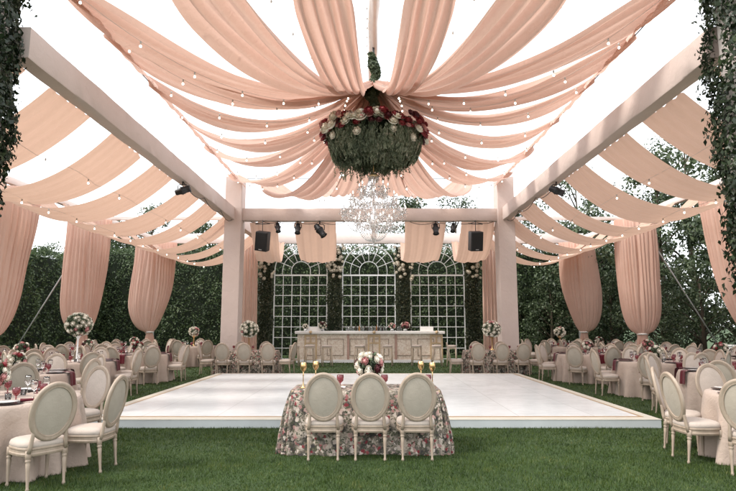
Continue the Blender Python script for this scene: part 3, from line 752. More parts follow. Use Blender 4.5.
# ivy columns
def ivy_column(x, y, lab, zlow, seed):
    r = empty('ivy_column', (x, y, 0), lab, 'column', 'front columns grown with ivy'); r['kind'] = 'thing'
    MB().box(-0.27, 0.27, -0.27, 0.27, 0, TOPZ, 0, 0.02).build('shaft', M['wrap_light'], r, False)
    parts = []
    n = 15000
    z = zlow + (TOPZ-zlow)*rng.random(n)**0.85
    a = rng.uniform(0, 2*pi, n)
    th = np.clip((z-zlow)/1.2, 0.2, 1)
    rad = 0.33 + 0.17*th*(0.6+0.4*np.sin(3.1*z+2*a+seed)*np.sin(1.7*z+seed)) + rng.normal(0, 0.035, n)
    sq = 1/np.maximum(np.abs(np.cos(a)), np.abs(np.sin(a)))**0.5
    bare = (np.sin(2.2*z+seed)+np.sin(5*a+z) > 1.25) & (z > 5.2)
    P = np.stack([rad*sq*np.cos(a), rad*sq*np.sin(a), z], 1)[~bare]; NN = np.stack([np.cos(a), np.sin(a), 0.2+0*a], 1)[~bare]
    parts.append(leaf_cloud(P, NN, 0.085, 0.55, 0.6, 1.4))
    for k in range(26):
        a = random.uniform(0, 2*pi); z0 = random.uniform(zlow+0.2, 6.9); ln = random.uniform(0.2, 0.6); m = int(ln*45); t = np.linspace(0,1,m)[:,None]
        rad = 0.5
        P = np.array([[rad*cos(a), rad*sin(a), z0]]) + t*np.array([[0.16*cos(a), 0.16*sin(a), -ln]]) + rng.normal(0, 0.025, (m,3))
        parts.append(leaf_cloud(P, rng.normal(0,1,(m,3)), 0.08, 0.5, 0.5, 1.5))
    V, F = merge(parts); link('ivy', np_mesh('ivy', V, F, M['ivy']), r)
ivy_column(-5.47, 7.55, 'dark ivy covered front column at the left picture edge', 3.2, 0.3)
ivy_column(5.31, 7.5, 'dark ivy covered front column at the right picture edge', 1.9, 2.1)

# ------------------------------------------------------------------ chairs
def superel(rx, ry, e, n):
    out = []
    for k in range(n):
        a = 2*pi*k/n; c, s = cos(a), sin(a)
        out.append((rx*math.copysign(abs(c)**(2/e), c), ry*math.copysign(abs(s)**(2/e), s)))
    return out
def slab(outl, prof):
    """stack of outlines: prof = [(scale, z)]"""
    n = len(outl); vs = []; fs = []
    for s, z in prof:
        for x, y in outl: vs.append((x*s, y*s, z))
    for i in range(len(prof)-1):
        for k in range(n): fs.append((i*n+k, i*n+(k+1) % n, (i+1)*n+(k+1) % n, (i+1)*n+k))
    fs.append(tuple(range(n-1,-1,-1))); fs.append(tuple((len(prof)-1)*n+k for k in range(n)))
    return vs, fs
def make_chair():
    root = empty('oval_back_chair', (0,0,-50), 'cream oval-back chair', 'chair')
    ol = superel(0.235, 0.225, 3.2, 40)
    MB().add(*slab(ol, [(0.93,0.400),(0.985,0.412),(0.99,0.435),(0.95,0.458),(0.84,0.472),(0.6,0.482),(0.3,0.487)])).build('seat', M['upholstery'], root)
    fr_ = MB().add(*slab(ol, [(0.96,0.325),(0.985,0.333),(0.99,0.350),(0.965,0.358),(0.965,0.382),(1.0,0.390),(1.0,0.403),(0.97,0.410)])).build('seat_frame', M['wood'], root)
    sharp(fr_, 35)
    prof = [(0.010,0.0),(0.015,0.006),(0.0175,0.022),(0.013,0.036),(0.0125,0.05),(0.018,0.20),(0.022,0.262),(0.017,0.272),(0.025,0.282),(0.025,0.296),(0.018,0.302),(0.027,0.310),(0.027,0.385)]
    lm = MB().lathe(prof, 12).mesh('leg', M['wood'])
    for x, y, tx, ty in ((-0.19,0.17,0,0),(0.19,0.17,0,0),(-0.175,-0.18,0.10,0),(0.175,-0.18,0.10,0)):
        o = link('leg', lm, root, (x, y - (0.038 if y < 0 else 0), 0)); o.rotation_euler = (-tx, 0, 0)
    # oval back, raked
    rake = radians(11); cz = 0.745; cy = -0.262; rx, rz = 0.205, 0.268
    def bp(x, z, dy=0.0):      # x across, z along the back plane from its centre
        return Vector((x, cy - z*sin(rake) + dy*cos(rake), cz + z*cos(rake) + dy*sin(rake)))
    mb = MB(); n = 44; prof = [(0.030,-0.004),(0.028,0.014),(0.013,0.021),(0.002,0.014),(-0.010,0.017),(-0.024,0.011),(-0.028,-0.006),(-0.022,-0.017),(-0.008,-0.014),(0.004,-0.020),(0.024,-0.016)]
    vs = []
    for k in range(n):
        a = 2*pi*k/n
        for dr, dy in prof: vs.append(bp((rx+dr)*cos(a), (rz+dr)*sin(a), dy))
    m = len(prof); fs = [(k*m+j, ((k+1) % n)*m+j, ((k+1) % n)*m+(j+1) % m, k*m+(j+1) % m) for k in range(n) for j in range(m)]
    mb.add(vs, fs); sharp(mb.build('back_frame', M['wood'], root), 60)
    for face in (1, -1):
        def fn(u, v):
            r = v; a = 2*pi*u; return bp((rx-0.022)*r*cos(a), (rz-0.022)*r*sin(a), face*(0.006+0.020*(1-r*r)))
        MB().grid(fn, 36, 6, wrap=True).build('back_panel', M['upholstery'] if face > 0 else M['backcloth'], root)
    for sx in (-1, 1):
        MB().tube([(sx*0.178, -0.195, 0.36), (sx*0.172, -0.207, 0.42), tuple(bp(sx*0.160, -0.215)), tuple(bp(sx*0.172, -0.150))], [0.021,0.020,0.018,0.014], 10).build('back_post', M['wood'], root)
    return reg(root)
CHAIR = make_chair(); chair_used = [False]
def chair(x, y, face, label, group):
    """face = angle of the direction the sitter looks (world, 0 = +X)"""
    rz = face - pi/2
    if not chair_used[0]:
        chair_used[0] = True; CHAIR.location = (x, y, 0); CHAIR.rotation_euler = (0,0,rz); tag(CHAIR, label, 'chair', group); return CHAIR
    return dup(CHAIR, None, (x, y, 0), rz, label, group)

# ------------------------------------------------------------------ tables
def round_cloth(R, h, seed, nf=17):
    rd = random.Random(seed); ph = [rd.uniform(0, 6) for _ in range(6)]
    def fn(u, v):
        a = 2*pi*u
        if v < 0.30:
            r = R*(v/0.30); return (r*cos(a), r*sin(a), h)
        t = (v-0.30)/0.70
        z = h - (h-0.004)*t**1.15
        fl = sin(nf*a+ph[0]+0.5*sin(3*a+ph[1])) + 0.55*sin(nf*0.62*a*1.0+ph[2]) if False else sin(nf*a+ph[0]+0.6*sin(3*a+ph[1])) + 0.5*sin((nf-6)*a+ph[2])
        r = R + 0.02*min(1, t*8) + (0.036+0.045*t)*t**0.6*fl*min(1, t*3) + 0.06*t
        return (r*cos(a), r*sin(a), z)
    return MB().grid(fn, 170, 24, wrap=True)
def rect_cloth(hx, hy, h, seed, flare=0.10, nf=26):
    rd = random.Random(seed); ph = [rd.uniform(0, 6) for _ in range(6)]
    def outl(a, s, e): 
        c, q = cos(a), sin(a); return (hx*s*math.copysign(abs(c)**(2/e), c), hy*s*math.copysign(abs(q)**(2/e), q))
    def fn(u, v):
        a = 2*pi*u
        if v < 0.25: x, y = outl(a, v/0.25, 14); return (x, y, h)
        t = (v-0.25)/0.75; z = h-(h-0.004)*t**1.1
        x, y = outl(a, 1, 14 - 8*t)
        L_ = sqrt((x/hx)**2+(y/hy)**2); corner = max(0, min(1, (L_-1.0)/0.38))
        f = sin(nf*a+ph[0]+sin(3*a+ph[1])) + 0.5*sin((nf+9)*a+ph[2])
        dx, dy = x/hx, y/hy; l = sqrt(dx*dx+dy*dy) or 1
        o = flare*t*(0.75+0.9*corner) + (0.012+0.022*t)*f*min(1, t*3) + 0.012*min(1, t*6)
        return (x+dx/l*o, y+dy/l*o, z)
    return MB().grid(fn, 240, 24, wrap=True)
round_me = [round_cloth(0.90, 0.765, s).mesh('tablecloth', M['linen']) for s in (1,2,3)]
top_me = MB().lathe([(0.05,0.735),(0.88,0.735),(0.88,0.757),(0.0,0.757)], 40).mesh('tabletop', M['gilt'])
ped_me = MB().lathe([(0.32,0.0),(0.32,0.03),(0.06,0.06),(0.05,0.72),(0.12,0.735)], 20).mesh('pedestal', M['black'])

goblet_me = MB().lathe([(0.034,0.0),(0.036,0.004),(0.008,0.010),(0.007,0.055),(0.020,0.066),(0.038,0.085),(0.043,0.115),(0.040,0.150),(0.037,0.150),(0.040,0.115),(0.034,0.088),(0.0,0.070)], 16).mesh('goblet', M['redglass'])
wine_me = MB().lathe([(0.033,0.0),(0.034,0.003),(0.005,0.010),(0.005,0.095),(0.024,0.110),(0.038,0.140),(0.037,0.185),(0.031,0.215),(0.029,0.215),(0.035,0.185),(0.036,0.142),(0.0,0.108)], 16).mesh('wine_glass', M['glass'])
plate_me = MB().lathe([(0.10,0.0),(0.11,0.002),(0.160,0.014),(0.162,0.017),(0.108,0.007),(0.0,0.006)], 28).mesh('charger_plate', M['charger'])
china_me = MB().lathe([(0.07,0.0),(0.08,0.002),(0.125,0.014),(0.126,0.017),(0.078,0.007),(0.0,0.006)], 28).mesh('plate', M['china'])
def napkin_me():
    # laid on the setting and falling over the table edge; local +x points outwards, x = 0 at the edge
    pts = [(-0.30,0.012),(-0.20,0.010),(-0.08,0.009),(0.0,0.008),(0.035,-0.004),(0.048,-0.03),(0.055,-0.08),(0.062,-0.15),(0.070,-0.23)]
    def fn(u, v):
        i = v*(len(pts)-1); k = min(int(i), len(pts)-2); t = i-k
        x = pts[k][0]*(1-t)+pts[k+1][0]*t; z = pts[k][1]*(1-t)+pts[k+1][1]*t
        y = (u-0.5)*(0.15+0.03*v)
        return (x + 0.008*sin(9*u)*v, y, z + 0.004*(1+sin(7*u+3*v)))
    return MB().grid(fn, 10, 26).mesh('napkin', M['burgundy'])
NAP = napkin_me()
roll_me = MB().tube([(-0.10,0,0.022),(-0.04,0.006,0.026),(0.02,-0.004,0.03),(0.08,0.0,0.026),(0.11,0.004,0.022)], [0.030,0.022,0.018,0.026,0.034], 10, flat=0.75).mesh('folded_napkin', M['burgundy'])
votive_me = MB().lathe([(0.026,0.0),(0.030,0.004),(0.034,0.07),(0.031,0.07),(0.027,0.008),(0.0,0.006)], 14).mesh('votive', M['glass'])
cand_me = MB().lathe([(0.0,0.0),(0.022,0.0),(0.022,0.035),(0.0,0.037)], 12).mesh('candle', M['linen_white'])

def arrangement(loc, R, kinds, wts, n, label, vase='low', cat='flowers', group='table flower arrangements', rs=0.055, squash=0.85):
    r = empty('flower_arrangement', loc, label, cat, group)
    if vase == 'low':
        MB().lathe([(0.06,0.0),(0.075,0.01),(0.085,0.09),(0.08,0.13),(0.074,0.13),(0.078,0.08),(0.0,0.012)], 20).build('vase', M['glass'], r); c = 0.13 + R*0.55
    elif vase == 'urn':
        MB().lathe([(0.055,0.0),(0.06,0.012),(0.025,0.03),(0.03,0.05),(0.075,0.085),(0.085,0.12),(0.09,0.135),(0.08,0.135),(0.0,0.10)], 20).build('urn', M['gilt'], r); c = 0.12 + R*0.60
    elif vase == 'cube':
        MB().box(-0.06,0.06,-0.06,0.06,0.0,0.14,0,0.006).build('vase', M['glass'], r, False); c = 0.13 + R*0.6
    else:
        h = vase
        MB().lathe([(0.10,0.0),(0.105,0.012),(0.03,0.03),(0.02,0.08),(0.018,h*0.75),(0.05,h-0.10),(0.10,h-0.02),(0.11,h),(0.095,h),(0.0,h-0.06)], 18).build('stand', M['white_paint'] if vase > 0.5 else M['gold'], r); c = h + R*0.62
    V, F = sphere_leaves((0,0,c), R*0.92, 420 if R < 0.25 else 900, R*0.26 if R < 0.25 else 0.075, (1,1,squash))
    link('foliage', np_mesh('foliage', V, F, M['floral_green']), r)
    MB().ball((0,0,c), R*0.72, 2, sz=(1,1,squash)).build('moss', M['soil'], r)
    D = fib(n)
    for i, d in enumerate(D):
        if d[2] < -0.62 and vase in ('low','urn','cube'): continue
        d = d + rng.normal(0, 0.13, 3); d /= np.linalg.norm(d)
        k = random.choices(kinds, wts)[0]
        s = rs*random.uniform(0.75, 1.25)
        put_rose(r, k, (d[0]*R*0.88, d[1]*R*0.88, c+d[2]*R*0.88*squash), tuple(d), s)
    return r

SIDES = {0:'inner side', 1:'near inner corner', 2:'near side', 3:'near outer corner', 4:'outer side', 5:'far outer corner', 6:'far side', 7:'far inner corner'}
def table(x, y, tname, sx, chairs, full, seed, arr):
    """sx: +1 table left of floor (inner side = +X), -1 right.  chairs: list of (side index, angle in deg measured from inner side, towards the camera positive)"""
    TZ = 0.765
    r = empty('banquet_table', (x, y, 0), f'round banquet table under blush cloth, {tname}', 'table', 'round banquet tables')
    link('tablecloth', round_me[seed % 3], r, None, (0,0,seed*1.1)); link('tabletop', top_me, r); link('pedestal', ped_me, r)
    for k, deg in chairs:
        a = radians(-deg) if sx > 0 else pi + radians(deg)
        d = 1.19 + random.uniform(-0.03, 0.04)
        chair(x+d*cos(a), y+d*sin(a), a+pi+random.uniform(-0.07,0.07), f'cream oval-back chair, {SIDES[k]} of {tname}', 'oval back chairs round the banquet tables')
    for k, deg in [(i, dg) for i, dg in enumerate((0, 48, 92, 138, 180, 222, 268, 312))]:
        a = radians(-deg) if sx > 0 else pi + radians(deg); ca, sa = cos(a), sin(a)
        def put(me, nm, rad, tan, lab, cat, grp, z=0.0, rz=None):
            o = link(nm, me, None, (x+rad*ca-tan*sa, y+rad*sa+tan*ca, TZ+z), (0,0,a if rz is None else rz)); return tag(o, lab, cat, grp)
        put(plate_me, 'charger_plate', 0.70, 0, f'dark charger plate on {tname}', 'plate', f'charger plates on {tname}')
        if full: put(china_me, 'plate', 0.70, 0, f'white plate on a charger, {tname}', 'plate', f'white plates on {tname}', 0.0175)
        if 'nearest' not in tname: put(NAP, 'napkin', 0.925, 0.0 if not full else 0.05, f'burgundy napkin falling over the edge of {tname}', 'napkin', f'napkins on {tname}', 0.012)
        put(goblet_me, 'goblet', 0.50, 0.13, f'rose tinted goblet on {tname}', 'glass', f'goblets on {tname}')
        put(wine_me, 'wine_glass', 0.52, -0.10, f'clear wine glass on {tname}', 'glass', f'wine glasses on {tname}')
    for k in range(4 if full else 3):
        a = k*2*pi/(4 if full else 3) + seed
        v = empty('votive', (x+0.33*cos(a), y+0.33*sin(a), TZ), f'glass votive candle on {tname}', 'candle', f'votives on {tname}')
        link('glass_cup', votive_me, v); link('candle', cand_me, v, (0,0,0.007))
    if arr:
        R, kinds, wts, n, lab, vs, dx, dy = arr
        arrangement((x+dx, y+dy, TZ), R, kinds, wts, n, lab, vs, rs=0.055 if vs in ('low','cube') else 0.062, squash=0.85 if vs in ('low','cube') else 0.92)
W, RR, DK, PK = 'rose_white', 'rose_red', 'rose_dark', 'rose_pink'
MIX = ([W, DK, PK, RR], [0.55, 0.2, 0.15, 0.1]); WH = ([W, PK], [0.95, 0.05])
ALL8 = [(0,0),(1,50),(2,94),(3,138),(4,180),(5,222),(6,266),(7,312)]
def low(lab, R=0.17, n=22, v='low', dx=0, dy=0): return (R, MIX[0], MIX[1], n, lab, v, dx, dy)
def tall(lab, R=0.30, n=64, v=0.62, dx=0, dy=0): return (R, WH[0], WH[1], n, lab, v, dx, dy)
# left of the floor
table(-4.32, 6.78, 'nearest left table', 1, [(0,4),(1,37),(4,170),(6,292),(5,228)], True, 1, low('loose white and burgundy roses in glass vase on the nearest left table', 0.21, 34, 'cube', -0.10, 0.05))
table(-6.15, 10.2, 'second left table', 1, [(0,8),(1,55),(2,100),(3,140),(4,180),(5,222),(6,266),(7,312)], True, 2, low('low burgundy and white flowers on the second left table', 0.16))
table(-6.80, 13.6, 'third left table', 1, [(0,2),(1,52),(2,94),(3,138),(4,180),(5,222),(6,266),(7,312)], False, 3, tall('tall white rose ball on white stand, third left table', 0.30, 70, 0.66, 0, 0.0))
table(-6.70, 16.9, 'fourth left table', 1, [(0,2),(1,54),(2,94),(3,138),(4,180),(5,222),(6,266),(7,312)], False, 4, low('low pink and white flowers on the fourth left table', 0.16))
table(-7.05, 23.3, 'rearmost left table', 1, ALL8, False, 5, tall('small white rose ball on the rearmost left table', 0.2, 40, 0.45, 0.05, 0))
table(-9.05, 15.2, 'near outer left table', 1, ALL8, False, 6, low('low mixed roses on the near outer left table', 0.18))
table(-9.0, 18.7, 'middle outer left table', 1, ALL8, False, 7, low('low mixed roses on the middle outer left table', 0.18))
table(-9.1, 22.6, 'far outer left table', 1, ALL8, False, 8, low('low mixed roses on the far outer left table', 0.17))
# right of the floor
table(5.12, 7.12, 'nearest right table', -1, [(0,0),(1,37),(7,325),(6,274),(4,175)], True, 9, low('low white and burgundy flowers on the nearest right table', 0.15, 22, 'low', 0.30, 0.2))
table(6.65, 10.6, 'second right table', -1, [(0,-14),(1,50),(2,94),(3,138),(4,180),(5,222),(6,266),(7,308)], True, 10, low('leafy white lily and rose arrangement on the second right table', 0.17, 18, 'low', 0.3, -0.1))
table(6.72, 13.6, 'third right table', -1, [(0,2),(1,58),(2,98),(3,138),(4,180),(5,222),(6,266),(7,312)], False, 11, low('low burgundy and white flowers on the third right table', 0.16))
table(6.42, 17.0, 'fourth right table', -1, [(0,0),(1,56),(2,94),(3,138),(4,180),(5,222),(6,266),(7,312)], False, 12, low('low pink and white flowers on the fourth right table', 0.16))
table(7.65, 23.1, 'rearmost right table', -1, ALL8, False, 13, tall('small white rose ball on the rearmost right table', 0.22, 40, 0.42))
table(9.1, 15.0, 'near outer right table', -1, ALL8, False, 14, low('low mixed roses on the near outer right table', 0.18))
table(9.0, 18.7, 'middle outer right table', -1, ALL8, False, 15, (0.17, [PK, W, RR], [0.6, 0.3, 0.1], 22, 'low pink roses on the middle outer right table', 'low', 0, 0))
table(9.0, 22.6, 'far outer right table', -1, ALL8, False, 16, low('low mixed roses on the far outer right table', 0.17))
# loosened burgundy napkin on the nearest left table
tag(link('folded_napkin', roll_me, None, (-3.68, 6.42, 0.766), (0,0,0.4)), 'crumpled burgundy napkin beside the glass vase on nearest left table', 'napkin')

def long_table(x, y, hx, hy, h, label, seed, flare):
    r = empty('long_table', (x, y, 0), label, 'table', None)
    rect_cloth(hx, hy, h, seed, flare).build('floral_tablecloth', M['floral'], r)
    MB().box(-hx+0.02, hx-0.02, -hy+0.02, hy-0.02, h-0.035, h-0.006).build('tabletop', M['gilt'], r, False)
    for sx in (-1,1):
        for sy in (-1,1): MB().tube([(sx*(hx-0.08), sy*(hy-0.08), 0), (sx*(hx-0.08), sy*(hy-0.08), h-0.035)], 0.025, 8).build('leg', M['black'], r)
    return r
# front table with the printed cloth and its three chairs
FTX, FTY, FTZ = -0.03, 7.93, 0.77
long_table(FTX, FTY, 0.97, 0.44, FTZ, 'rectangular front table under red and grey floral cloth', 3, 0.14)
for x, n_ in ((-0.535, 'left'), (0.03, 'middle'), (0.585, 'right')):
    chair(x, 7.30, pi/2 + random.uniform(-0.03, 0.03), f'{n_} of three cream oval-back chairs at front floral table, backs to camera', 'chairs at the front floral table')
arrangement((0.02, FTY+0.08, FTZ), 0.185, [W, PK, DK], [0.66, 0.20, 0.14], 44, 'round white and blush rose arrangement in gilt urn on front floral table', 'urn', rs=0.052).scale = (1.08, 1.08, 1.2)
def goblet_gold(x, y, label):
    r = empty('gold_candlestick', (x, y, FTZ), label, 'candlestick', 'gold candlesticks on the front table')
    MB().lathe([(0.045,0.0),(0.048,0.006),(0.012,0.018),(0.007,0.05),(0.006,0.11),(0.011,0.12),(0.006,0.13),(0.008,0.15)], 16).build('stem', M['gold'], r)
    MB().lathe([(0.010,0.150),(0.030,0.165),(0.043,0.190),(0.044,0.212),(0.036,0.235),(0.033,0.235),(0.040,0.212),(0.0,0.170)], 16).build('cup', M['gold'], r)
    r.scale = (0.98, 0.98, 1.42); return r
for x, y, n_ in ((-0.86, FTY-0.15, 'outer left'), (-0.72, FTY+0.12, 'inner left'), (0.73, FTY+0.12, 'inner right'), (0.86, FTY-0.12, 'outer right')):
    goblet_gold(x, y, f'{n_} gold stemmed candlestick on the front floral table')
for x, n_ in ((-0.37, 'left'), (0.22, 'middle'), (0.80, 'right')):
    o = tag(link('goblet', goblet_me, None, (x, FTY-0.12, FTZ)), f'{n_} rose glass goblet on the front floral table', 'glass', 'goblets on the front floral table'); o.scale = (1.1,1.1,1.15)
for x, n_ in ((-0.56, 'left'), (0.02, 'middle'), (0.58, 'right')):
    tag(link('plate', china_me, None, (x, FTY-0.26, FTZ)), f'white plate before the {n_} chair on front floral table', 'plate', 'plates on the front floral table')
    tag(link('menu_card', MB().box(-0.055,0.055,-0.09,0.09,0,0.003,0,0.001).mesh('menu_card', M['linen_white'], False), None, (x+0.2, FTY-0.02, FTZ+0.001)), f'white card beside the {n_} plate on front floral table', 'card', 'cards on the front floral table')

# two rear tables flanking the bar
for tx, nm, cx, cols in ((-4.0, 'left', (-4.68, -3.98, -3.22), 0), (4.22, 'right', (3.52, 4.28, 4.98), 1)):
    long_table(tx, 19.45, 1.0, 0.36, 0.77, f'rear {nm} rectangular table with floral cloth before the column', 20+cols, 0.08)
    for x, p in zip(cx, ('left', 'middle', 'right')):
        chair(x, 18.83, pi/2 + random.uniform(-0.12, 0.12), f'{p} chair with back to camera at rear {nm} floral table', 'chairs at the rear floral tables')
    for sx, p in ((-1, 'left'), (1, 'right')):
        chair(tx+sx*1.30, 19.25, (0 if sx < 0 else pi) + random.uniform(-0.3, 0.3), f'chair seen side-on at {p} end of rear {nm} floral table', 'chairs at the rear floral tables')
    for x, p in ((tx-0.45, 'left'), (tx+0.42, 'right')):
        chair(x, 20.08, -pi/2, f'{p} chair facing camera behind rear {nm} floral table', 'chairs at the rear floral tables')
    arrangement((tx+(0.0 if cols == 0 else -0.05), 19.5, 0.77), 0.31, WH[0], WH[1], 70, f'large white rose ball on gold stand on rear {nm} floral table', 0.5, rs=0.068, squash=0.92)
    for k in range(6):
        tag(link('goblet', goblet_me, None, (tx-0.8+0.32*k, 19.32+0.08*(k % 2), 0.77)), f'rose glass goblet on the rear {nm} floral table', 'glass', f'goblets on the rear {nm} floral table')

# ------------------------------------------------------------------ bar and stools
BX0, BX1, BY = -3.08, 3.24, 24.9
bar = empty('bar_counter', ((BX0+BX1)/2, BY, 0), 'long carved pale bar counter before the arched trellises', 'bar')
hw = (BX1-BX0)/2
MB().box(-hw, hw, 0.02, 0.75, 0, 0.13, 0, 0.01).build('plinth', M['white_paint'], bar, False)
MB().box(-hw+0.04, hw-0.04, 0.05, 0.72, 0.13, 1.22, 0, 0.008).build('front_panel', M['mosaic'], bar, False)
MB().box(-hw-0.06, hw+0.06, -0.12, 0.80, 1.22, 1.34, 0, 0.02).build('counter_top', M['linen_white'], bar, False)
for cxp in (-hw+0.62, 0.18, hw-0.30):
    gp = MB(); a, b = cxp-0.27, cxp+0.27
    gp.box(a, b, 0.0, 0.05, 1.10, 1.19); gp.box(a, a+0.07, 0.0, 0.05, 0.14, 1.10); gp.box(b-0.07, b, 0.0, 0.05, 0.14, 1.10); gp.box(a+0.07, b-0.07, 0.015, 0.05, 0.80, 0.86)
    gp.ball((cxp, -0.13, 1.30), 0.075, 1); gp.box(cxp-0.03, cxp+0.03, -0.01, 0.05, 0.86, 1.10)
    gp.build('gilt_pilaster', M['gilt'], bar, False)
for cxp in (-0.93, 1.12):
    MB().box(cxp-0.05, cxp+0.05, 0.015, 0.05, 0.14, 1.2, 0, 0.006).build('pink_pilaster', M['rose_pink'] if False else simple('pink_pilaster', (0.50,0.32,0.26), (0.42,0.26,0.21), 10, 0.6), bar, False)
for k in range(6):
    x0 = -hw+0.35+k*(2*hw-0.5)/6
    mb = frame_ring(0, 0.72, 0, 0.72, 0.03, 0, 0.02)
    o = mb.build('panel_moulding', M['wood'], bar, False); o.rotation_euler = (pi/2, 0, 0); o.location = (x0, 0.048, 0.30)
def make_stool():
    r = empty('bar_stool', (0,0,-50), 'stool', 'bar stool', 'bar stools at the counter')
    ol = superel(0.19, 0.19, 4, 24)
    MB().add(*slab(ol, [(0.95,0.735),(1.0,0.745),(1.0,0.785),(0.9,0.81),(0.5,0.82)])).build('seat', M['upholstery'], r)
    f = frame_ring(-0.175, 0.175, -0.175, 0.175, 0.03, 0.68, 0.735).build('seat_frame', M['pale_wood'], r, False)
    for sx in (-1,1):
        for sy in (-1,1): MB().tube([(sx*0.15, sy*0.15, 0.70), (sx*0.19, sy*0.19, 0)], [0.026, 0.02], 8).build('leg', M['pale_wood'], r)
    fr2 = MB()
    q = 0.178
    for a, b in (((-q,-q),(q,-q)), ((q,-q),(q,q)), ((q,q),(-q,q)), ((-q,q),(-q,-q))): fr2.tube([(*a,0.24),(*b,0.24)], 0.014, 6)
    fr2.build('footrest', M['pale_wood'], r)
    return reg(r)
ST = make_stool()
sp = [295, 310, 327.5, 360, 387.5, 416.5, 436.5, 451]
for i, px in enumerate(sp):
    x = (px-368)/572.4*22.75
    lab = f'backless cushioned bar stool, {"first" if i == 0 else ords[i]} from the left along the bar'
    if i == 0: ST.location = (x, 22.9, 0); ST['label'] = lab
    else: dup(ST, None, (x, 22.9+random.uniform(-0.15,0.15), 0), random.uniform(-0.3,0.3), lab)
# things on the bar
BT = 1.34
arrangement((-1.98, 25.15, BT), 0.19, [W, DK, RR], [0.7, 0.2, 0.1], 30, 'white and burgundy flowers standing on the left end of bar', 'low', rs=0.06)
arrangement((1.05, 25.2, BT), 0.15, [W, PK], [0.6, 0.4], 24, 'small blush flowers on the bar right of the centre', 'low', rs=0.055)
arrangement((1.62, 25.15, BT), 0.19, [DK, W, PK], [0.45, 0.35, 0.2], 30, 'dark burgundy and white flowers on the right half of bar', 'low', rs=0.06)
arrangement((-2.72, 25.2, BT), 0.12, [W], [1], 18, 'small white flowers at the far left end of bar', 'low', rs=0.05)
bottle_prof = [(0.034,0.0),(0.037,0.005),(0.037,0.17),(0.030,0.20),(0.013,0.23),(0.013,0.29),(0.015,0.292),(0.0,0.296)]
bms = [MB().lathe(bottle_prof, 12).mesh('bottle', m) for m in (M['glass'], simple('dark_bottle', (0.03,0.02,0.012), (0.02,0.012,0.01), 5, 0.1), simple('amber_bottle', (0.30,0.13,0.03), (0.22,0.09,0.02), 5, 0.1), simple('red_bottle', (0.30,0.05,0.05), (0.2,0.03,0.03), 5, 0.12))]
kn = ['clear glass', 'dark', 'amber', 'red']
for k in range(30):
    x = -0.95 + k*0.072*1.15 + random.uniform(-0.02,0.02); t = random.choice((0,0,0,0,1,1,2,3))
    if 0.85 < x < 1.25: continue
    tag(link('bottle', bms[t], None, (x, 25.35+random.uniform(-0.07,0.12), BT), None), f'{kn[t]} bottle in the row on the bar counter', 'bottle', f'{kn[t]} bottles on the bar').scale = (1,1,random.uniform(0.7,1.05))
bx = MB().box(-0.28,0.28,-0.16,0.16,0,0.2,0,0.012)
tag(bx.build('glass_tray', M['china'], None, False, (2.55, 25.2, BT)), 'white box at the right end of bar', 'box')
tag(MB().box(-0.35,0.35,-0.14,0.14,0,0.16,0,0.012).build('glass_tray', M['linen_white'], None, False, (-2.35, 25.45, BT)), 'white box between the flowers at left end of bar', 'box')

# ------------------------------------------------------------------ arched trellises and creeper pillars
WY = 27.55
def trellis(x0, x1, lab):
    cx = (x0+x1)/2; R = (x1-x0)/2; H = 3.98
    r = empty('arched_trellis', (cx, WY, 0), lab, 'trellis', 'white arched trellises behind the bar')
    f = MB(); AC = H+0.20
    f.box(-R-0.025, -R+0.025, -0.03, 0.03, 0, AC); f.box(R-0.025, R+0.025, -0.03, 0.03, 0, AC); f.box(-R+0.025, R-0.025, -0.03, 0.03, H-0.04, H+0.03)
    f.tube([(R*cos(pi*k/40), 0, AC+R*sin(pi*k/40)) for k in range(41)], 0.028, 6); f.build('frame', M['white_paint'], r, False)
    gmb = MB()
    for i in range(1, 6): x = -R + 2*R*i/6; gmb.box(x-0.014, x+0.014, -0.014, 0.014, 0, H-0.04)
    for j in range(0, 8): z = 0.02 + (H)*j/8; gmb.box(-R+0.025, R-0.025, -0.020, 0.020, z-0.015, z+0.015)
    gmb.build('lattice', M['white_paint'], r, False)
    am = MB()
    for q in (0.36, 0.70): am.tube([(R*q, 0, H+0.03)] + [(R*q*cos(pi*k/30), 0, AC+R*q*sin(pi*k/30)) for k in range(31)] + [(-R*q, 0, H+0.03)], 0.018, 6)
    for k in range(1, 8):
        a = pi*k/8; am.tube([(R*0.36*cos(a), 0, AC+R*0.36*sin(a)), (R*cos(a), 0, AC+R*sin(a))], 0.019, 6)
    for k in range(1, 4):
        a = pi*k/4
    am.build('fanlight_bars', M['white_paint'], r)
trellis(-4.50, -1.97, 'white arched trellis window behind left part of bar')
trellis(-1.22, 1.30, 'white arched trellis window behind bar centre and chandelier')
trellis(2.06, 4.62, 'white arched trellis window behind right part of bar')
def creeper(x, wd, lab, seed):
    r = empty('creeper_pillar', (x, WY-0.05, 0), lab, 'climbing plant', 'leafy pillars between the trellises')
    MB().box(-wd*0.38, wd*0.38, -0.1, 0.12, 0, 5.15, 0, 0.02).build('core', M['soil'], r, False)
    n = 5200
    P = np.stack([rng.uniform(-wd/2, wd/2, n), rng.uniform(-0.26, 0.2, n), rng.uniform(0.02, 5.35, n)], 1)
    P[:,0] *= 1 + 0.12*np.sin(P[:,2]*4+seed)
    V, F = leaf_cloud(P, np.tile([0,-1.0,0.2], (n,1)), 0.10, 0.5, 0.7, 0.8); link('leaves', np_mesh('leaves', V, F, M['creeper']), r)
    for k in range(44):
        t = random.random()**0.8
        put_rose(r, 'rose_white', (random.uniform(-wd*0.62, wd*0.62), -0.32, 3.75+1.7*t), (random.uniform(-.3,.3), -1, 0.2), random.uniform(0.065, 0.115))
creeper(-4.90, 0.74, 'leafy pillar with white roses left of the left trellis', 1); creeper(-1.595, 0.72, 'leafy pillar with white roses between left and middle trellises', 2)
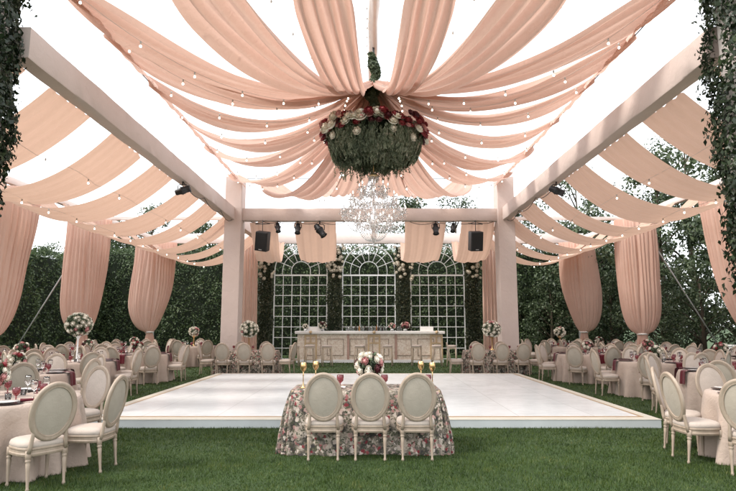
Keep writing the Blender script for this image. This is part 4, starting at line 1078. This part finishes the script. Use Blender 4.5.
creeper(1.68, 0.72, 'leafy pillar with white roses between middle and right trellises', 3); creeper(5.00, 0.72, 'leafy pillar with white roses right of the right trellis', 4)

# ------------------------------------------------------------------ loudspeakers and spotlights
def speaker(x, tilt, yaw, lab):
    r = empty('loudspeaker', (x, CY-0.25, BZ0), lab, 'loudspeaker', 'hanging loudspeakers', yaw)
    MB().tube([(-0.28,0,-0.14),(0.28,0,-0.14)], 0.018, 8).build('hanger_bar', M['black'], r)
    MB().tube([(0,0,0.0),(0,0,-0.52)], 0.014, 8).build('hanger_rod', M['black'], r)
    mb = MB().box(-0.235,0.235,-0.05,0.30,-0.36,0.36,0,0.03); b = mb.build('cabinet', M['black'], r, False, (0,-0.1,-0.82)); b.rotation_euler = (radians(16), tilt, 0)
    MB().box(-0.205,0.205,-0.066,-0.052,-0.32,0.32,0,0.005).build('grille', M['grille'], b, False)
    MB().box(-0.06,0.06,-0.072,-0.067,-0.305,-0.285).build('badge', M['strap'], b, False)
speaker(-3.92, radians(9), radians(-10), 'black loudspeaker hanging below the rear beam at left'); speaker(4.0, radians(-3), radians(10), 'black loudspeaker hanging below the rear beam at right')
def spotlight(loc, aim, size, lab):
    r = empty('spotlight', loc, lab, 'spotlight', 'stage spotlights under the roof beams')
    s = size
    MB().tube([(0,0,0),(0,0,-0.10*s)], 0.022*s, 8).build('clamp', M['black'], r)
    MB().tube([(-0.15*s,0,-0.30*s),(-0.15*s,0,-0.14*s),(-0.10*s,0,-0.10*s),(0.10*s,0,-0.10*s),(0.15*s,0,-0.14*s),(0.15*s,0,-0.30*s)], 0.014*s, 8).build('yoke', M['black'], r)
    q = Vector(aim).normalized().to_track_quat('Z', 'Y')
    b = MB().lathe([(0.0,-0.24),(0.07,-0.235),(0.095,-0.20),(0.10,-0.08),(0.12,-0.05),(0.12,0.06),(0.105,0.08),(0.105,0.22),(0.125,0.25),(0.11,0.25),(0.10,0.235),(0.0,0.235)], 20).build('housing', M['black'], r)
    b.location = (0,0,-0.30*s); b.rotation_euler = q.to_euler(); b.scale = (s,s,s)
    MB().lathe([(0.0,0.242),(0.095,0.238)], 20).build('lens', M['lens'], b)
    MB().lathe([(0.126,-0.02),(0.135,-0.02),(0.135,0.0),(0.126,0.0)], 20).build('cooling_ring', M['black'], b)
for px, aim, s, n_ in ((277.5, (0.2,-0.5,-1), 0.8, 'small black spotlight beside the hanging left loudspeaker'), (297.5, (0,-0.5,-1), 0.9, 'black spotlight on the rear beam, left of a larger one'), (319.5, (0.75,-0.3,-1), 1.15, 'largest black spotlight on the rear beam, tilted right'),
                        (436, (0.0,-0.5,-1), 0.95, 'black spotlight on the rear beam right of the chandelier'), (453.5, (-0.2,-0.6,-1), 0.8, 'small black spotlight beside the hanging right loudspeaker')):
    spotlight(((px-368)/572.4*21.4, CY-0.05, BZ0), aim, s, n_)
spotlight((CLX-0.02, 15.2, BZ0), (1,0.1,0.35), 0.85, 'black spotlight clamped under the left roof beam'); spotlight((CRX-0.02, 15.2, BZ0), (1,-0.3,-0.5), 0.85, 'black spotlight clamped under the right roof beam')

def hung_cable(pts, lab):
    P = []
    for a, b in zip(pts, pts[1:]):
        a = Vector(a); b = Vector(b)
        P += [a.lerp(b, i/10) - Vector((0,0,0.16*4*(i/10)*(1-i/10)*min(1, (b-a).length/1.5))) for i in range(10)]
    tag(MB().tube(P+[pts[-1]], 0.011, 6).build('power_cable', M['wire']), lab, 'cable', 'power cables for the stage lights')
hung_cable([((px-368)/572.4*21.4, CY-0.03, BZ0-0.02) for px in (250, 263, 277.5, 297.5, 319.5, 345)], 'black power cable looping between the fixtures left of the chandelier')
hung_cable([((px-368)/572.4*21.4, CY-0.03, BZ0-0.02) for px in (410, 436, 453.5, 476, 494)], 'black power cable looping between the fixtures right of the chandelier')
hung_cable([(CLX, 15.2, BZ0-0.02), (CLX, 17.2, BZ0-0.01), (CLX, 19.2, BZ0-0.01), (CLX, 20.8, BZ0-0.02)], 'black power cable running back from the left side spotlight')
hung_cable([(CRX, 15.2, BZ0-0.02), (CRX, 17.2, BZ0-0.01), (CRX, 19.2, BZ0-0.01), (CRX, 20.8, BZ0-0.02)], 'black power cable running back from the right side spotlight')

# ------------------------------------------------------------------ hedges and trees
def hedge(x0, x1, y0, y1, h, lab, front, dens=230, sz=0.125):
    r = empty('hedge', ((x0+x1)/2, (y0+y1)/2, 0), lab, 'hedge', 'tall hedges round the garden')
    hx, hy = (x1-x0)/2, (y1-y0)/2
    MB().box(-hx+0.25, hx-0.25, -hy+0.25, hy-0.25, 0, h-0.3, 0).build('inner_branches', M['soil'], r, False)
    parts = []
    def put(P, nv):
        ph = P[:,0]*0.9 + P[:,1]*0.9
        bump = 0.16*np.sin(2.1*ph+1.3*P[:,2]) + 0.12*np.sin(4.7*ph-2.9*P[:,2]+1) + rng.normal(0, 0.09, len(P))
        parts.append(leaf_cloud(P + np.array(nv)*bump[:,None], np.tile(nv, (len(P),1)), sz, 0.5, 0.75, 0.3))
    if front == 'x+' or front == 'x-':
        s = 1 if front == 'x+' else -1; n = int(dens*2*hy*h)
        put(np.stack([np.full(n, s*(hx-0.05)), rng.uniform(-hy, hy, n), rng.uniform(0, h, n)], 1), (s*1.0, 0, 0.15))
    else:
        n = int(dens*2*hx*h); put(np.stack([rng.uniform(-hx, hx, n), np.full(n, -hy+0.05), rng.uniform(0, h, n)], 1), (0, -1.0, 0.15))
    n = int(dens*0.9*4*hx*hy); P = np.stack([rng.uniform(-hx, hx, n), rng.uniform(-hy, hy, n), np.full(n, h-0.1)], 1)
    P[:,2] += 0.22*np.sin(1.7*(P[:,0]+P[:,1])+1) + 0.15*np.sin(4.1*(P[:,0]-P[:,1])); put(P, (0,0,1.0))
    V, F = merge(parts); link('foliage', np_mesh('foliage', V, F, M['hedge']), r)
hedge(-17.0, -14.2, 6, 33.0, 4.9, 'dense dark clipped hedge running behind the left tables', 'x+')
hedge(-16.6, 14.0, 31.0, 33.5, 5.75, 'dense dark hedge behind the arched trellises', 'y-')
def tree_mesh(seed, h, R, n, size):
    rd = random.Random(seed); parts = []
    cl = []
    for k in range(46):
        t = rd.random()**0.8; z = h*(0.14+0.84*t); rmax = R*sin(pi*min(0.98, 0.16+0.80*t))**0.7
        a = rd.uniform(0, 2*pi); rr = rmax*sqrt(rd.uniform(0.12, 1)); cl.append((rr*cos(a), rr*sin(a), z, rd.uniform(0.5, 1.05)))
    for x, y, z, s in cl:
        m = int(n/46*s); D = rng.normal(0, 1, (m,3)); D /= np.linalg.norm(D, axis=1, keepdims=True)
        P = D*s*rng.uniform(0.25, 1.08, (m,1))*np.array([1.0,1.0,0.75]) + np.array([x,y,z])
        parts.append(leaf_cloud(P, D+np.array([0,0,0.4]), size, 0.5, 0.7, 0.5))
    V, F = merge(parts); me = np_mesh('crown', V, F, M['tree'])
    tb = MB(); tb.tube([(0,0,0),(0.06,0.03,h*0.3),(-0.04,0.05,h*0.6),(0.02,0,h*0.9)], [0.17,0.13,0.08,0.03], 8)
    for x, y, z, s in cl[::2]: tb.tube([(0,0,max(0.6, z-1.3)), (x*0.5, y*0.5, z-0.5), (x,y,z)], [0.05,0.035,0.012], 5)
    return me, tb.mesh('trunk', M['bark'])
TM = [tree_mesh(s, h, R, n, sz) for s, h, R, n, sz in ((11, 9.5, 2.6, 9500, 0.19), (12, 8.5, 2.9, 9000, 0.20), (13, 10.5, 2.4, 8500, 0.18), (14, 6.0, 2.4, 8000, 0.18))]
def tree(x, y, k, sc, rz, lab, group):
    r = empty('tree', (x, y, 0), lab, 'tree', group, rz); r.scale = (sc, sc, sc)
    link('crown', TM[k][0], r); link('trunk', TM[k][1], r)
TR = [(13.6,12.5,1,0.95),(14.8,16.0,0,1.02),(13.9,19.8,2,0.92),(15.2,23.2,1,1.08),(13.6,26.4,0,1.0),(16.3,28.6,2,1.1),(11.6,30.2,1,0.92),(8.4,31.6,0,0.9),(12.8,34.5,2,1.05),(17.8,19.5,2,1.15),(17.9,13.6,0,1.1)]
for i, (x, y, k, s) in enumerate(TR):
    tree(x, y, k, s, i*1.3, f'loose dark green tree in the right-hand tree belt, {["nearest","second nearest","third nearest","fourth nearest","fifth nearest","sixth nearest","seventh nearest","eighth nearest","rearmost","outer rear","outer near"][i]}', 'trees beyond the right tables')
for i, (x, y, s) in enumerate([(12.4,14.4,0.62),(12.7,18.0,0.58),(12.5,21.6,0.60),(12.6,24.8,0.64),(12.0,28.4,0.62),(9.4,29.6,0.6),(12.9,11.0,0.6)]):
    tree(x, y, 3, s*1.05, i*2.1, f'bushy shrub under the right-hand trees, {ords[i] if i else "first"} along the right curtains', 'shrubs under the right trees')
for i, (x, y, k, s) in enumerate([(-10.4,35.0,1,0.93),(-13.2,34.6,0,0.92),(-16.2,35.5,1,0.98),(-7.6,35.6,3,1.35)]):
    tree(x, y, k, s, i*1.7+0.5, f'dark tree above the hedge behind the left tables, {["second from right","second from left","leftmost","rightmost and lowest"][i]}', 'trees behind the left hedge')
tree(2.5, 37.0, 0, 1.02, 0.3, 'tall tree above the rear beam, just right of chandelier', 'trees behind the bar')
tree(5.9, 37.8, 2, 0.98, 1.3, 'tall tree above the rear beam, beside the rear right column', 'trees behind the bar')
# palm fronds above the left hedge
pr = empty('palm', (-16.6, 28.5, 0), 'palm with drooping fronds above the left hedge', 'palm')
MB().tube([(0,0,0),(0.1,0,3),(0,0.1,5.1)], [0.16,0.13,0.11], 10).build('trunk', M['bark'], pr)
parts = []
for k in range(13):
    a = 2*pi*k/13+0.2; ln = random.uniform(1.5, 2.1); mb = []
    for s in np.linspace(0.08, 1, 34):
        c = np.array([cos(a)*ln*s, sin(a)*ln*s, 5.1 + 1.1*s - 1.55*s*s]); dirv = np.array([cos(a), sin(a), 0.3-s]); sd_ = np.array([-sin(a), cos(a), 0])
        for q in (-1, 1):
            tip = c + sd_*q*0.42*(1-0.5*s) + dirv*0.18 + np.array([0,0,-0.16]); wv = np.array([cos(a), sin(a), 0])*0.022
            mb.append(np.array([c-wv, c+wv, tip+wv*0.3, tip-wv*0.3]))
    V = np.concatenate(mb); parts.append((V, np.arange(len(V)).reshape(-1,4)))
V, F = merge(parts); link('fronds', np_mesh('fronds', V, F, M['hedge']), pr)
# pale slatted bench glimpsed past the right tables
b = empty('slatted_bench', (12.3, 18.8, 0), 'pale slatted garden bench behind the rightmost curtain', 'bench', None, -0.9)
for k in range(6): MB().box(-0.8,0.8,-0.02,0.02,0.45+0.09*k,0.51+0.09*k).build('back_slat', M['white_paint'], b, False)
MB().box(-0.8,0.8,-0.5,-0.03,0.38,0.43,0,0.005).build('seat', M['white_paint'], b, False)
for sx in (-0.76, 0.76):
    for y in (-0.46, 0.045): MB().box(sx-0.03,sx+0.03,y-0.025,y+0.025,0,0.38 if y < 0 else 0.98).build('leg', M['white_paint'], b, False)
